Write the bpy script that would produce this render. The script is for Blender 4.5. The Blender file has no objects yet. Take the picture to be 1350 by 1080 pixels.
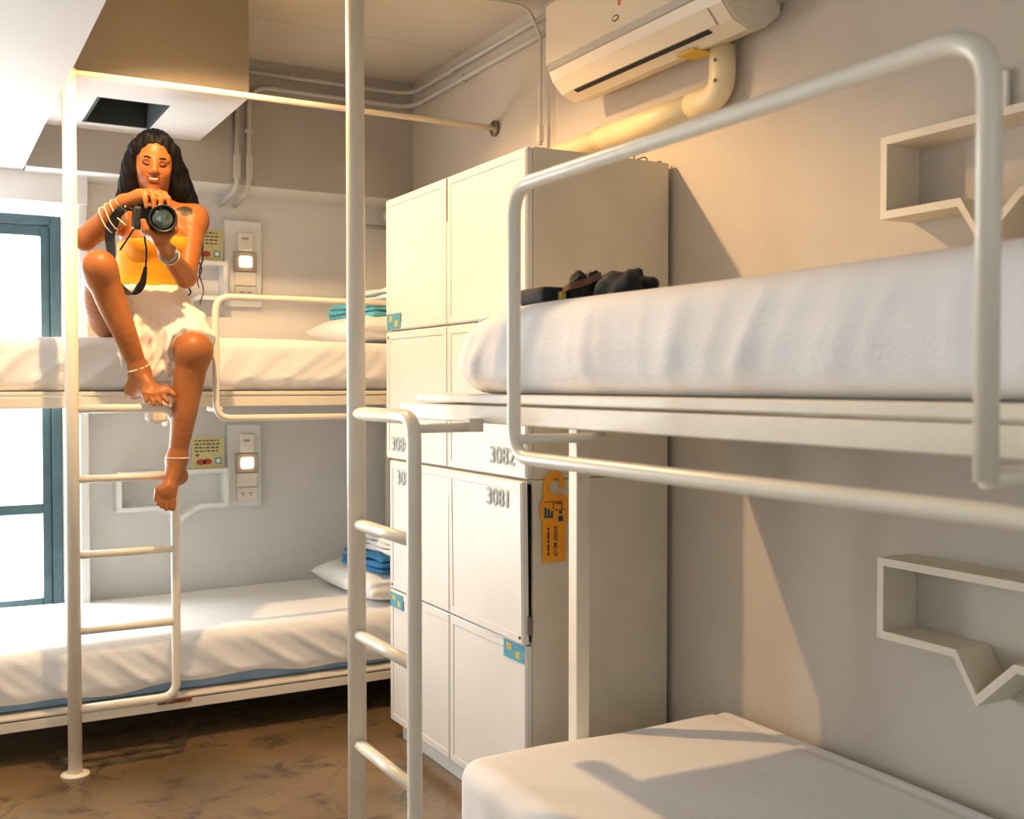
import bpy, bmesh, math, random
import numpy as np
from mathutils import Vector, Matrix

random.seed(4)
sc = bpy.context.scene
C = sc.collection

# ------------------------------------------------------------------ camera, light, exposure
F_PX, CX, CY, CAM_H = 1410.0, 675.0, 540.0, 1.25
YAW, PITCH = math.radians(29.1), math.atan(33 / 1410)
fw = np.array([math.sin(YAW) * math.cos(PITCH), math.cos(YAW) * math.cos(PITCH), -math.sin(PITCH)])
rt = np.array([math.cos(YAW), -math.sin(YAW), 0.0])
up = np.cross(rt, fw)
eye = np.array([0, 0, CAM_H])


def W(px, py, Y):
    """photo pixel -> point on the plane at depth Y (room coordinates)"""
    d = fw + rt * (px - CX) / F_PX - up * (py - CY) / F_PX
    return eye + d * (Y / d[1])


cam_d = bpy.data.cameras.new('camera_view')
cam = bpy.data.objects.new('camera_view', cam_d)
C.objects.link(cam)
cam.location = (0, 0, CAM_H)
cam.rotation_euler = (math.pi / 2 - PITCH, 0, -YAW)
cam_d.sensor_width = 36
cam_d.lens = 36 * F_PX / 1350
cam_d.clip_start = 0.02
cam_d.dof.use_dof = True
cam_d.dof.focus_distance = 3.3
cam_d.dof.aperture_fstop = 5.0
sc.camera = cam

world = bpy.data.worlds.new('daylight_sky')
sc.world = world
world.use_nodes = True
bg = world.node_tree.nodes['Background']
bg.inputs[0].default_value = (0.86, 0.94, 1.0, 1)
bg.inputs[1].default_value = 1.3

sc.view_settings.view_transform = 'Standard'
sc.view_settings.look = 'None'
sc.view_settings.gamma = 1
sc.view_settings.use_curve_mapping = False
sc.view_settings.exposure = 0.0
sc.cycles.use_denoising = True


def area(name, loc, rot, sx, sy, power, col):
    l = bpy.data.lights.new(name, 'AREA')
    l.shape = 'RECTANGLE'
    l.size, l.size_y, l.energy, l.color = sx, sy, power, col
    o = bpy.data.objects.new(name, l)
    C.objects.link(o)
    o.location, o.rotation_euler = loc, rot
    return o


# back window daylight; the front one is added fill (lights stand outside the panes)
area('back_window_daylight', (-0.45, 5.02, 1.15), (-math.pi / 2, 0, 0), 1.8, 1.6, 160, (0.95, 0.98, 1.0))
area('front_fill_daylight', (-0.45, -1.85, 1.35), (math.pi / 2, 0, 0), 2.2, 1.9, 5, (0.92, 0.96, 1.0))


# ------------------------------------------------------------------ materials
def lin(c):
    return tuple((v / 12.92 if v <= 0.04045 else ((v + 0.055) / 1.055) ** 2.4) for v in [x / 255 for x in c])


def mat(name, rgb, rough=0.5, var=0.05, scale=6.0, bump=0.0, bscale=80.0, metal=0.0, spec=0.5,
        stretch=None, sss=0.0, emit=None, coat=0.0, detail=4.0):
    m = bpy.data.materials.new(name)
    m.use_nodes = True
    nt = m.node_tree
    b = nt.nodes['Principled BSDF']
    col = lin(rgb)
    b.inputs['Roughness'].default_value = rough
    b.inputs['Metallic'].default_value = metal
    b.inputs['Specular IOR Level'].default_value = spec
    b.inputs['Coat Weight'].default_value = coat
    tc = nt.nodes.new('ShaderNodeTexCoord')
    mp = nt.nodes.new('ShaderNodeMapping')
    nt.links.new(tc.outputs['Object'], mp.inputs[0])
    if stretch:
        mp.inputs['Scale'].default_value = stretch
    nz = nt.nodes.new('ShaderNodeTexNoise')
    nz.inputs['Scale'].default_value = scale
    nz.inputs['Detail'].default_value = detail
    nt.links.new(mp.outputs[0], nz.inputs['Vector'])
    cr = nt.nodes.new('ShaderNodeValToRGB')
    cr.color_ramp.elements[0].position = 0.3
    cr.color_ramp.elements[1].position = 0.7
    cr.color_ramp.elements[0].color = (*[max(0, c * (1 - var)) for c in col], 1)
    cr.color_ramp.elements[1].color = (*[min(1, c * (1 + var)) for c in col], 1)
    nt.links.new(nz.outputs['Fac'], cr.inputs[0])
    nt.links.new(cr.outputs[0], b.inputs['Base Color'])
    if bump:
        n2 = nt.nodes.new('ShaderNodeTexNoise')
        n2.inputs['Scale'].default_value = bscale
        n2.inputs['Detail'].default_value = 6
        nt.links.new(mp.outputs[0], n2.inputs['Vector'])
        bp = nt.nodes.new('ShaderNodeBump')
        bp.inputs['Strength'].default_value = bump
        bp.inputs['Distance'].default_value = 0.004
        nt.links.new(n2.outputs['Fac'], bp.inputs['Height'])
        nt.links.new(bp.outputs[0], b.inputs['Normal'])
    if sss:
        b.inputs['Subsurface Weight'].default_value = sss
        b.inputs['Subsurface Radius'].default_value = (0.012, 0.005, 0.003)
        b.inputs['Subsurface Scale'].default_value = 0.6
    if emit:
        b.inputs['Emission Color'].default_value = (*lin(emit[0]), 1)
        b.inputs['Emission Strength'].default_value = emit[1]
    return m


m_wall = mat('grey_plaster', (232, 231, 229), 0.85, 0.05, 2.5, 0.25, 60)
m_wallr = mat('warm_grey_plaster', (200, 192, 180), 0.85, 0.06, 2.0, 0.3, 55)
m_beam = mat('grey_concrete_paint', (182, 178, 170), 0.85, 0.06, 4, 0.3, 50)
m_white = mat('white_paint', (228, 228, 226), 0.7, 0.03, 3, 0.15, 40)
m_ceil = mat('ceiling_paint', (206, 200, 188), 0.85, 0.04, 2, 0.15, 40)
m_pipe = mat('cream_enamel', (236, 226, 205), 0.28, 0.04, 9, 0.12, 40)
m_rust = mat('rust', (140, 80, 45), 0.8, 0.35, 40, 0.4, 90)
m_frame = mat('cream_bed_paint', (232, 222, 202), 0.4, 0.05, 12, 0.15, 60)
m_lock = mat('locker_enamel', (226, 224, 218), 0.38, 0.03, 5, 0.08, 120)
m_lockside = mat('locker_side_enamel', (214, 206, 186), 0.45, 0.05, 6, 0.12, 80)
m_dark = mat('dark_gap', (40, 40, 38), 0.8)
m_sheet = mat('white_cotton', (236, 235, 234), 0.9, 0.02, 12, 0.25, 140)
m_bluefoam = mat('blue_mattress_cover', (128, 160, 196), 0.85, 0.05, 14, 0.2, 120)
m_pillow = mat('pillow_cotton', (242, 241, 238), 0.9, 0.02, 10, 0.2, 90)
m_teal = mat('teal_towel', (92, 178, 196), 0.95, 0.18, 60, 0.6, 260)
m_blue = mat('blue_towel', (48, 120, 178), 0.95, 0.2, 60, 0.6, 260)
m_acbody = mat('ac_plastic', (226, 216, 196), 0.4, 0.02, 4, 0.05, 80)
m_acgrey = mat('ac_grey_edge', (168, 164, 152), 0.45)
m_pvc = mat('cream_pvc', (238, 222, 180), 0.42, 0.05, 8, 0.1, 60)
m_conduit = mat('white_conduit', (200, 200, 194), 0.4, 0.04, 12)
m_shelf = mat('shelf_board', (226, 216, 196), 0.6, 0.05, 8, 0.2, 70)
m_shelfw = mat('white_shelf_board', (236, 238, 236), 0.6, 0.03, 8, 0.1, 70)
m_teal_frame = mat('dark_teal_metal', (62, 88, 94), 0.45, 0.18, 14, 0.3, 60)
m_card = mat('card_print', (206, 196, 142), 0.8, 0.04, 20)
m_ink = mat('dark_ink', (60, 58, 52), 0.8)
m_red = mat('red_print', (176, 74, 62), 0.8)
m_cyan = mat('blue_print', (84, 156, 178), 0.8, 0.25, 120)
m_ylw = mat('yellow_print', (196, 178, 84), 0.8, 0.2, 80)
m_orange = mat('orange_card', (240, 160, 30), 0.55, 0.05, 14)
m_tagink = mat('brown_ink', (88, 62, 26), 0.8)
m_tagteal = mat('teal_ink', (52, 84, 92), 0.8)
m_num = mat('grey_blue_stencil_ink', (176, 192, 196), 0.8, 0.15, 120)
m_black = mat('black_nylon', (26, 30, 33), 0.75, 0.3, 60, 0.5, 200)
m_plate = mat('switch_plastic', (240, 234, 222), 0.4, 0.02, 10)
m_recess = mat('panel_grey_recess', (176, 164, 150), 0.6)
m_led = mat('lit_reading_lamp', (255, 240, 210), 0.5, emit=((255, 226, 178), 9.0))
m_cam = mat('camera_black', (28, 29, 31), 0.45, 0.2, 60, 0.2, 300)
m_lensglass = mat('lens_glass', (50, 70, 68), 0.08, 0.25, 30, spec=0.9, coat=1.0)
m_hair = mat('black_hair', (15, 14, 15), 0.6, 0.4, 30, 0.3, 60, stretch=(6, 6, 0.7), spec=0.15)
m_curl = mat('brown_curl_hair', (104, 62, 36), 0.6, 0.3, 40)
m_top = mat('yellow_knit', (240, 160, 24), 0.85, 0.06, 30, 0.35, 180, stretch=(1, 1, 5))
m_skirt = mat('white_crinkle_cotton', (243, 232, 214), 0.9, 0.03, 20, 0.9, 9, stretch=(5, 5, 1))
m_bead = mat('pale_cord', (232, 214, 186), 0.7, 0.15, 60)
m_grey = mat('grey_bracelet', (140, 150, 146), 0.5, 0.3, 80)
m_metal = mat('dull_steel', (130, 118, 104), 0.5, 0.2, 40, metal=0.7)
m_teeth = mat('teeth', (205, 190, 170), 0.5, 0.01)
m_lamp = mat('lamp_housing', (230, 228, 222), 0.4)

# floor: polished stained concrete
m_floor = mat('brown_polished_concrete', (118, 96, 68), 0.2, 0.3, 2.2, 0.12, 30, spec=0.45, detail=9)
nt = m_floor.node_tree
b = nt.nodes['Principled BSDF']
base = b.inputs['Base Color'].links[0].from_socket
mpn = next(n for n in nt.nodes if n.type == 'MAPPING')
nz = nt.nodes.new('ShaderNodeTexNoise'); nz.inputs['Scale'].default_value = 5.5; nz.inputs['Detail'].default_value = 8
nz.inputs['Roughness'].default_value = 0.7; nz.inputs['Distortion'].default_value = 0.6
nt.links.new(mpn.outputs[0], nz.inputs['Vector'])
rp = nt.nodes.new('ShaderNodeValToRGB')
rp.color_ramp.elements[0].position = 0.50; rp.color_ramp.elements[0].color = (0, 0, 0, 1)
rp.color_ramp.elements[1].position = 0.64; rp.color_ramp.elements[1].color = (1, 1, 1, 1)
nt.links.new(nz.outputs['Fac'], rp.inputs[0])
mx = nt.nodes.new('ShaderNodeMixRGB'); mx.inputs['Color2'].default_value = (*lin((80, 66, 50)), 1)
nt.links.new(rp.outputs[0], mx.inputs['Fac']); nt.links.new(base, mx.inputs['Color1'])
nt.links.new(mx.outputs[0], b.inputs['Base Color'])

m_glass = bpy.data.materials.new('window_glass')
m_glass.use_nodes = True
nt = m_glass.node_tree
nt.nodes.remove(nt.nodes['Principled BSDF'])
tr = nt.nodes.new('ShaderNodeBsdfTransparent'); gl = nt.nodes.new('ShaderNodeBsdfGlossy')
gl.inputs['Roughness'].default_value = 0.02
ms = nt.nodes.new('ShaderNodeMixShader'); ms.inputs[0].default_value = 0.05
nt.links.new(tr.outputs[0], ms.inputs[1]); nt.links.new(gl.outputs[0], ms.inputs[2])
nt.links.new(ms.outputs[0], nt.nodes['Material Output'].inputs[0])


# ------------------------------------------------------------------ object helpers
def thing(name, label, cat, loc=(0, 0, 0), group=None):
    o = bpy.data.objects.new(name, None)
    o.empty_display_size = 0.05
    C.objects.link(o)
    o.location = loc
    o['label'], o['category'] = label, cat
    if group:
        o['group'] = group
    return o


def link(name, me, m, parent=None, smooth=False):
    o = bpy.data.objects.new(name, me)
    C.objects.link(o)
    if m:
        me.materials.append(m)
    if smooth:
        for p in me.polygons:
            p.use_smooth = True
    if parent:
        o.parent = parent
        # world-space mesh coordinates: cancel the chain of parent offsets
        q, off = parent, Vector((0, 0, 0))
        while q:
            off += q.location
            q = q.parent
        o.location = -off
    return o


def obj(name, bm, m, parent=None, smooth=False):
    me = bpy.data.meshes.new(name)
    bmesh.ops.recalc_face_normals(bm, faces=bm.faces)
    bm.to_mesh(me)
    bm.free()
    return link(name, me, m, parent, smooth)


def tag(o, label, cat, group=None):
    o['label'], o['category'] = label, cat
    if group:
        o['group'] = group
    return o


def struct(o):
    o['kind'] = 'structure'
    return o


def box(x0, x1, y0, y1, z0, z1, bev=0.0, seg=2, bm=None):
    b2 = bmesh.new()
    r = bmesh.ops.create_cube(b2, size=1)
    for v in r['verts']:
        v.co = Vector((x0 + (v.co.x + .5) * (x1 - x0), y0 + (v.co.y + .5) * (y1 - y0), z0 + (v.co.z + .5) * (z1 - z0)))
    if bev:
        bmesh.ops.bevel(b2, geom=list(b2.edges), offset=bev, segments=seg, profile=0.5, affect='EDGES')
    if bm is None:
        return b2
    me = bpy.data.meshes.new('tmp')
    b2.to_mesh(me); b2.free()
    bm.from_mesh(me)
    bpy.data.meshes.remove(me)
    return bm


def fillet(pts, r, seg=6):
    pts = [Vector(p) for p in pts]
    out = [pts[0]]
    for i in range(1, len(pts) - 1):
        a, p, c = pts[i - 1], pts[i], pts[i + 1]
        u, v = (a - p).normalized(), (c - p).normalized()
        ang = u.angle(v)
        t = min(r / math.tan(ang / 2), (a - p).length * .49, (c - p).length * .49)
        s, e = p + u * t, p + v * t
        for k in range(seg + 1):
            w = k / seg
            out.append((1 - w) ** 2 * s + 2 * w * (1 - w) * (p * .35 + (s + e) * .5 * .0 + p * .65) + w * w * e)
    out.append(pts[-1])
    return out


def smooth_path(pts, n=8):
    pts = [Vector(p) for p in pts]
    P = [pts[0] * 2 - pts[1]] + pts + [pts[-1] * 2 - pts[-2]]
    out = []
    for i in range(1, len(P) - 2):
        a, b_, c, d = P[i - 1:i + 3]
        for k in range(n):
            t = k / n
            out.append(0.5 * (2 * b_ + (c - a) * t + (2 * a - 5 * b_ + 4 * c - d) * t * t + (3 * b_ - a - 3 * c + d) * t ** 3))
    out.append(pts[-1])
    return out


def tube(pts, r, n=12, bm=None, closed=False):
    bm = bm or bmesh.new()
    pts = [Vector(p) for p in pts]
    N = len(pts)
    rs = r if isinstance(r, (list, tuple)) else [r] * N
    t0 = (pts[1] - pts[0]).normalized()
    ref = Vector((0, 0, 1)) if abs(t0.z) < .9 else Vector((1, 0, 0))
    nrm = t0.cross(ref).normalized()
    rings = []
    for i in range(N):
        if closed:
            t = (pts[(i + 1) % N] - pts[i - 1]).normalized()
        else:
            t = (pts[min(i + 1, N - 1)] - pts[max(i - 1, 0)]).normalized()
        nrm = (nrm - t * nrm.dot(t)).normalized()
        bn = t.cross(nrm)
        rings.append([bm.verts.new(pts[i] + (nrm * math.cos(2 * math.pi * k / n) + bn * math.sin(2 * math.pi * k / n)) * rs[i]) for k in range(n)])
    for i in range(N if closed else N - 1):
        a, c = rings[i], rings[(i + 1) % N]
        for k in range(n):
            bm.faces.new((a[k], a[(k + 1) % n], c[(k + 1) % n], c[k]))
    if not closed:
        bm.faces.new(rings[0][::-1])
        bm.faces.new(rings[-1])
    return bm


def ribbon(pts, widths, wdir, th=0.003):
    bm = bmesh.new()
    pts = [Vector(p) for p in pts]
    N = len(pts)
    ws = widths if isinstance(widths, (list, tuple)) else [widths] * N
    rings = []
    for i in range(N):
        t = (pts[min(i + 1, N - 1)] - pts[max(i - 1, 0)]).normalized()
        w = Vector(wdir(i / (N - 1)) if callable(wdir) else wdir)
        w = (w - t * w.dot(t)).normalized()
        nn = t.cross(w)
        rings.append([bm.verts.new(pts[i] + w * ws[i] / 2 * a + nn * th / 2 * c) for a, c in ((-1, -1), (1, -1), (1, 1), (-1, 1))])
    for i in range(N - 1):
        for k in range(4):
            bm.faces.new((rings[i][k], rings[i][(k + 1) % 4], rings[i + 1][(k + 1) % 4], rings[i + 1][k]))
    bm.faces.new(rings[0][::-1]); bm.faces.new(rings[-1])
    return bm


def prism(poly, axis, a0, a1, bm=None):
    """extrude a 2-D outline along an axis; poly in the other two axes (cyclic order)"""
    bm = bm or bmesh.new()
    def p3(u, v, a):
        return {'X': (a, u, v), 'Y': (u, a, v), 'Z': (u, v, a)}[axis]
    A = [bm.verts.new(p3(u, v, a0)) for u, v in poly]
    B = [bm.verts.new(p3(u, v, a1)) for u, v in poly]
    n = len(poly)
    for i in range(n):
        bm.faces.new((A[i], A[(i + 1) % n], B[(i + 1) % n], B[i]))
    bm.faces.new(A[::-1]); bm.faces.new(B)
    return bm


def disc(c, axis, r, h, n=24, r2=None):
    """short cylinder starting at c going along axis by h"""
    c, ax = Vector(c), Vector(axis).normalized()
    return tube([c, c + ax * h], [r, r if r2 is None else r2], n)


def text(name, body, size, org, xdir, updir, m, parent, depth=0.0006, sx=1.0, bold=0.0):
    cu = bpy.data.curves.new('lettering', 'FONT')
    cu.body, cu.size, cu.extrude, cu.offset = body, size, depth, bold
    to = bpy.data.objects.new('lettering', cu)
    C.objects.link(to)
    dg = bpy.context.evaluated_depsgraph_get()
    me = bpy.data.meshes.new_from_object(to.evaluated_get(dg))
    bpy.data.objects.remove(to)
    me.name = name
    x, u = Vector(xdir).normalized(), Vector(updir).normalized()
    z = x.cross(u)
    for v in me.vertices:
        v.co = Vector(org) + x * v.co.x * sx + u * v.co.y + z * v.co.z
    me.materials.clear()
    return link(name, me, m, parent)


# ------------------------------------------------------------------ room shell
XR, YB, ZC, XL, YF = 1.96, 4.70, 2.60, -1.80, -1.60
struct(obj('floor', box(XL - .2, XR + .2, YF - .2, 5.0, -0.1, 0), m_floor))
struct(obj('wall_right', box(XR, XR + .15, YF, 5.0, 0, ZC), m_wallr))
bm = box(XL, -1.6, YF - .15, YF, 0, ZC)
box(0.7, XR, YF - .15, YF, 0, ZC, bm=bm)
box(-1.6, 0.7, YF - .15, YF, 0, .35, bm=bm)
box(-1.6, 0.7, YF - .15, YF, 2.35, ZC, bm=bm)
struct(obj('wall_front', bm, m_wall))
# left wall with its window opening
S0, S1, S2, S3 = 0.2, 1.6, 0.90, 2.20
bm = box(XL - .12, XL, YF, S0, 0, ZC)
box(XL - .12, XL, S1, 4.9, 0, ZC, bm=bm)
box(XL - .12, XL, S0, S1, 0, S2, bm=bm)
box(XL - .12, XL, S0, S1, S3, ZC, bm=bm)
struct(obj('wall_left', bm, m_wall))
# ceiling boards with an open joint
ce = struct(obj('ceiling', box(XL, XR + .15, YF, 5.0, ZC + .012, ZC + .1), m_dark))
for y0, y1 in ((YF, 1.48), (1.484, 2.70), (2.704, 3.922), (3.926, 5.0)):
    obj('board', box(XL, XR, y0, y1, ZC, ZC + .012), m_ceil, ce)
# back wall, with the window opening at its left part
WX0, WX1, WZ0, WZ1 = -1.30, 0.518, 0.30, 1.935
bm = box(0.60, XR, YB, YB + .15, 0, ZC)
box(XL, WX0, YB, YB + .15, 0, ZC, bm=bm)
box(WX0, 0.60, YB, YB + .15, WZ1 + .03, ZC, bm=bm)
box(WX0, 0.60, YB, YB + .15, 0, WZ0, bm=bm)
struct(obj('wall_back', bm, m_wall))
# splayed white reveal beside the window and the lintel above
struct(obj('trim_1', prism([(0.518, 4.80), (0.518, 4.745), (0.572, 4.58), (0.602, 4.58), (0.602, 4.85), (0.518, 4.85)], 'Z', 0.30, 1.965), m_white))
struct(obj('trim_2', box(XL, 0.603, 4.56, 4.85, 1.966, 2.08), m_white))
# concrete beams, bulkhead
struct(obj('trim_3', box(0.372, XR, 4.44, 4.85, 2.078, ZC), m_beam))
obj_s = struct(obj('trim_4', box(-0.55, 0.368, YF + .02, 4.85, 2.081, ZC), m_white))
# underside of the back beam is painted white
obj('soffit_paint', box(0.374, XR - .002, 4.445, 4.70, 2.075, 2.0785), m_white, bpy.data.objects['trim_3'])
# bulkhead: hollow box with a rectangular dark hatch in its underside
BX0, BX1, BY0, BY1, BZ = 0.37, 1.016, 3.695, 4.44, 2.243
bm = box(BX0, BX1, BY0, BY0 + .02, BZ, ZC)
box(BX1 - .02, BX1, BY0 + .02, BY1, BZ, ZC, bm=bm)
bh = struct(obj('trim_5', bm, mat('brown_grey_paint', (132, 123, 108), 0.85, 0.05, 4, 0.3, 50)))
hx0, hx1, hy0, hy1 = 0.555, 0.80, 3.93, 4.33
bm = box(BX0, hx0, BY0 + .001, BY1, BZ - .003, BZ + .02)
box(hx1, BX1 - .001, BY0 + .001, BY1, BZ - .003, BZ + .02, bm=bm)
box(hx0, hx1, BY0 + .001, hy0, BZ - .003, BZ + .02, bm=bm)
box(hx0, hx1, hy1, BY1, BZ - .003, BZ + .02, bm=bm)
obj('underside', bm, m_white, bh)
bm = box(hx0 - .001, hx0 + .012, hy0, hy1, BZ - .002, BZ + .16)
box(hx1 - .012, hx1 + .001, hy0, hy1, BZ - .002, BZ + .16, bm=bm)
box(hx0, hx1, hy1 - .012, hy1 + .001, BZ - .002, BZ + .16, bm=bm)
box(hx0, hx1, hy0 - .001, hy0 + .012, BZ - .002, BZ + .16, bm=bm)
box(hx0, hx1, hy0, hy1, BZ + .1, BZ + .16, bm=bm)
obj('hatch_recess', bm, mat('hatch_dark', (58, 66, 66), 0.8), bh)

# window at the back
wn = struct(obj('window_1', box(WX1 - .036, WX1, 4.73, 4.79, WZ0, WZ1, .003), m_teal_frame))
def wpart(n, *a, m=m_teal_frame): return obj(n, box(*a, .003), m, wn)
wpart('frame_head', WX0, WX1 - .037, 4.73, 4.79, WZ1 - .036, WZ1)
wpart('frame_sill', WX0, WX1 - .037, 4.73, 4.79, WZ0, WZ0 + .03)
wpart('frame_jamb', WX0, WX0 + .036, 4.73, 4.79, WZ0 + .031, WZ1 - .037)
for sx0, sx1 in ((-0.40, WX1 - .038), (WX0 + .038, -0.402)):
    wpart('sash_stile', sx1 - .034, sx1, 4.745, 4.785, WZ0 + .031, WZ1 - .038)
    wpart('sash_stile', sx0, sx0 + .034, 4.745, 4.785, WZ0 + .031, WZ1 - .038)
    wpart('sash_rail', sx0 + .035, sx1 - .035, 4.745, 4.785, WZ1 - .082, WZ1 - .038)
    wpart('sash_rail', sx0 + .035, sx1 - .035, 4.745, 4.785, WZ0 + .031, WZ0 + .075)
    wpart('transom', sx0 + .035, sx1 - .035, 4.745, 4.785, .722, .762)
    obj('pane', box(sx0 + .03, sx1 - .03, 4.762, 4.766, .76, WZ1 - .08), m_glass, wn)
    obj('pane', box(sx0 + .03, sx1 - .03, 4.762, 4.766, WZ0 + .07, .724), m_glass, wn)
# side window outside the view
w2 = struct(obj('window_2', box(XL - .09, XL - .04, S0, S0 + .05, S2, S3, .003), m_teal_frame))
for y0, y1, z0, z1 in ((S1 - .05, S1, S2, S3), (.87, .93, S2 + .05, S3 - .05), (S0 + .051, S1 - .051, S2, S2 + .05), (S0 + .051, S1 - .051, S3 - .05, S3)):
    obj('frame', box(XL - .09, XL - .04, y0, y1, z0, z1, .003), m_teal_frame, w2)
for y0, y1 in ((S0 + .04, .88), (.92, S1 - .04)):
    obj('pane', box(XL - .068, XL - .064, y0, y1, S2 + .04, S3 - .04), m_glass, w2)
w3 = struct(obj('window_added', box(-1.6, -1.55, YF - .09, YF - .04, .35, 2.35, .003), m_teal_frame))  # unseen window behind the camera, added to light the faces turned to it
for x0, x1, z0, z1 in ((.65, .7, .35, 2.35), (-.48, -.42, .40, 2.30), (-1.549, .649, .35, .40), (-1.549, .649, 2.30, 2.35)):
    obj('frame', box(x0, x1, YF - .09, YF - .04, z0, z1, .003), m_teal_frame, w3)
for x0, x1 in ((-1.56, -.47), (-.43, .66)):
    obj('pane', box(x0, x1, YF - .068, YF - .064, .39, 2.31), m_glass, w3)

# ------------------------------------------------------------------ ceiling spotlight (just above the frame) and its light
LX, LY, LZ = 0.575, 3.09, 2.572
sp = thing('ceiling_downlight', 'round white surface downlight on the ceiling above the aisle', 'ceiling light', (LX, LY, ZC))
bm = bmesh.new()
prof_ = [(.010, ZC - .0005), (.060, ZC - .0005), (.060, ZC - .030), (.056, ZC - .034), (.050, ZC - .030), (.044, ZC - .012), (.010, ZC - .010)]
rings = [[bm.verts.new((LX + r * math.cos(2 * math.pi * k / 28), LY + r * math.sin(2 * math.pi * k / 28), z)) for k in range(28)] for r, z in prof_]
for i in range(len(rings)):
    a_, c_ = rings[i], rings[(i + 1) % len(rings)]
    for k in range(28):
        bm.faces.new((a_[k], a_[(k + 1) % 28], c_[(k + 1) % 28], c_[k]))
obj('housing', bm, m_lamp, sp, True)
obj('bulb', disc((LX, LY, ZC - .011), (0, 0, -1), .018, .005, 20), mat('warm_bulb', (255, 220, 160), .5, emit=((255, 200, 120), 20)), sp, True)
sl = bpy.data.lights.new('downlight_beam', 'SPOT')
sl.energy, sl.color = 132, (1.0, 0.62, 0.30)
sl.spot_size, sl.spot_blend = math.radians(133), 0.30
sl.shadow_soft_size = 0.022
so = bpy.data.objects.new('downlight_beam', sl)
C.objects.link(so)
so.parent = sp
so.location = (0, 0, LZ - ZC - .012)
so.rotation_euler = Vector((0.21, 0, -0.98)).to_track_quat('-Z', 'Y').to_euler()

# ------------------------------------------------------------------ bunk beds
PR, LR, RR, GR = 0.0215, 0.0145, 0.0125, 0.0115

# --- bunk along the back wall
bb = thing('bunk_bed', 'cream steel bunk bed along the back wall beside the bright window', 'bunk bed', (0.43, 3.645, 0))
def bp(n, bm, m=m_pipe, s=True): return obj(n, bm, m, bb, s)
P1 = (0.43, 3.645)
bp('pole', tube([(*P1, 0.006), (*P1, 2.245)], PR, 20))
bp('foot_flange', tube([(*P1, 0.0), (*P1, .006), (*P1, .009)], [.044, .044, .03], 24))
bp('top_rail', tube([(P1[0], P1[1], 2.234), (XR - .012, P1[1], 2.234)], .0105, 14))
bp('wall_flange', disc((XR - .014, P1[1], 2.234), (1, 0, 0), .03, .012, 20), m_metal)
LAD = fillet([(P1[0] + .015, P1[1], 1.172), (0.747, P1[1], 1.172), (0.747, P1[1], 0.209), (P1[0] + .015, P1[1], 0.209)], .055)
bp('ladder_rail', tube(LAD, LR, 14))
for z in (.947, .704, .461):
    bp('rung', tube([(P1[0] + .012, P1[1], z), (0.742, P1[1], z)], RR, 14))
for z in (1.145, .185):
    bp('bracket', tube([(0.747, P1[1] + .01, z + .03), (0.747, 3.80, z - .03)], .011, 12))
G1 = fillet([(1.80, 3.655, 1.135), (0.887, 3.655, 1.135), (0.887, 3.655, 1.548), (1.80, 3.655, 1.548)], .05)
bp('guard_rail', tube(G1 + [Vector((1.80, 3.655, 1.135))], GR, 14))
for x in (0.90, 1.75):
    bp('bracket', tube([(x, 3.657, 1.165), (x, 3.81, 1.165)], .010, 12))
BX_0, BX_1 = -0.09, 1.945
for z0, z1, zb in ((1.172, 1.208, 1.226), (0.118, 0.152, 0.166)):
    bp('front_rail', box(BX_0, BX_1, 3.80, 3.835, z0, z1, .003), m_frame, False)
    bp('back_rail', box(BX_0, BX_1, 4.64, 4.675, z0, z1, .003), m_frame, False)
    bp('end_rail', box(BX_0, BX_0 + .035, 3.836, 4.639, z0, z1, .003), m_frame, False)
    bp('end_rail', box(BX_1 - .035, BX_1, 3.836, 4.639, z0, z1, .003), m_frame, False)
    bp('base_board', box(BX_0 + .002, BX_1 - .002, 3.798, 4.674, z1 + .004, zb, .003), m_frame, False)
    bp('cross_bar', box(0.9, 0.94, 3.836, 4.639, z0, z1), m_frame, False)
bp('rust_patch', box(0.715, 0.83, 3.797, 3.80, .142, .157, .001), m_rust, False)
for x in (BX_0, BX_1 - .04):
    bp('post', box(x, x + .04, 4.60, 4.64, 0, 1.171, .003), m_frame, False)
    bp('post', box(x, x + .04, 3.836, 3.876, 0, 1.171, .003), m_frame, False)

# --- bunk along the right wall
rb = thing('bunk_bed', 'cream steel bunk bed along the right wall in front of the lockers', 'bunk bed', (0.89, 2.342, 0))
def rp_(n, bm, m=m_pipe, s=True): return obj(n, bm, m, rb, s)
P2 = (0.89, 2.342)
rp_('pole', tube([(*P2, 0.006), (*P2, ZC - .001)], PR, 24))
rp_('foot_flange', tube([(*P2, 0.0), (*P2, .006), (*P2, .009)], [.044, .044, .03], 24))
LY2 = 2.012
LAD2 = fillet([(P2[0], P2[1] - .015, 1.183), (P2[0], LY2, 1.183), (P2[0], LY2, 0.16), (P2[0], P2[1] - .015, 0.16)], .05)
rp_('ladder_rail', tube(LAD2, .0155, 16))
for z in (.927, .670, .414):
    rp_('rung', tube([(P2[0], P2[1] - .012, z), (P2[0], LY2 + .005, z)], .0135, 14))
rp_('bracket', tube([(P2[0] + .01, LY2, 1.160), (1.035, LY2, 1.160)], .0105, 14))
rp_('bracket_tab', box(1.012, 1.045, LY2 - .012, LY2 + .012, 1.150, 1.178, .002), m_frame, False)
rp_('bracket', tube([(P2[0] + .01, LY2, 0.19), (1.05, LY2, 0.17)], .0105, 14))
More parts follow.
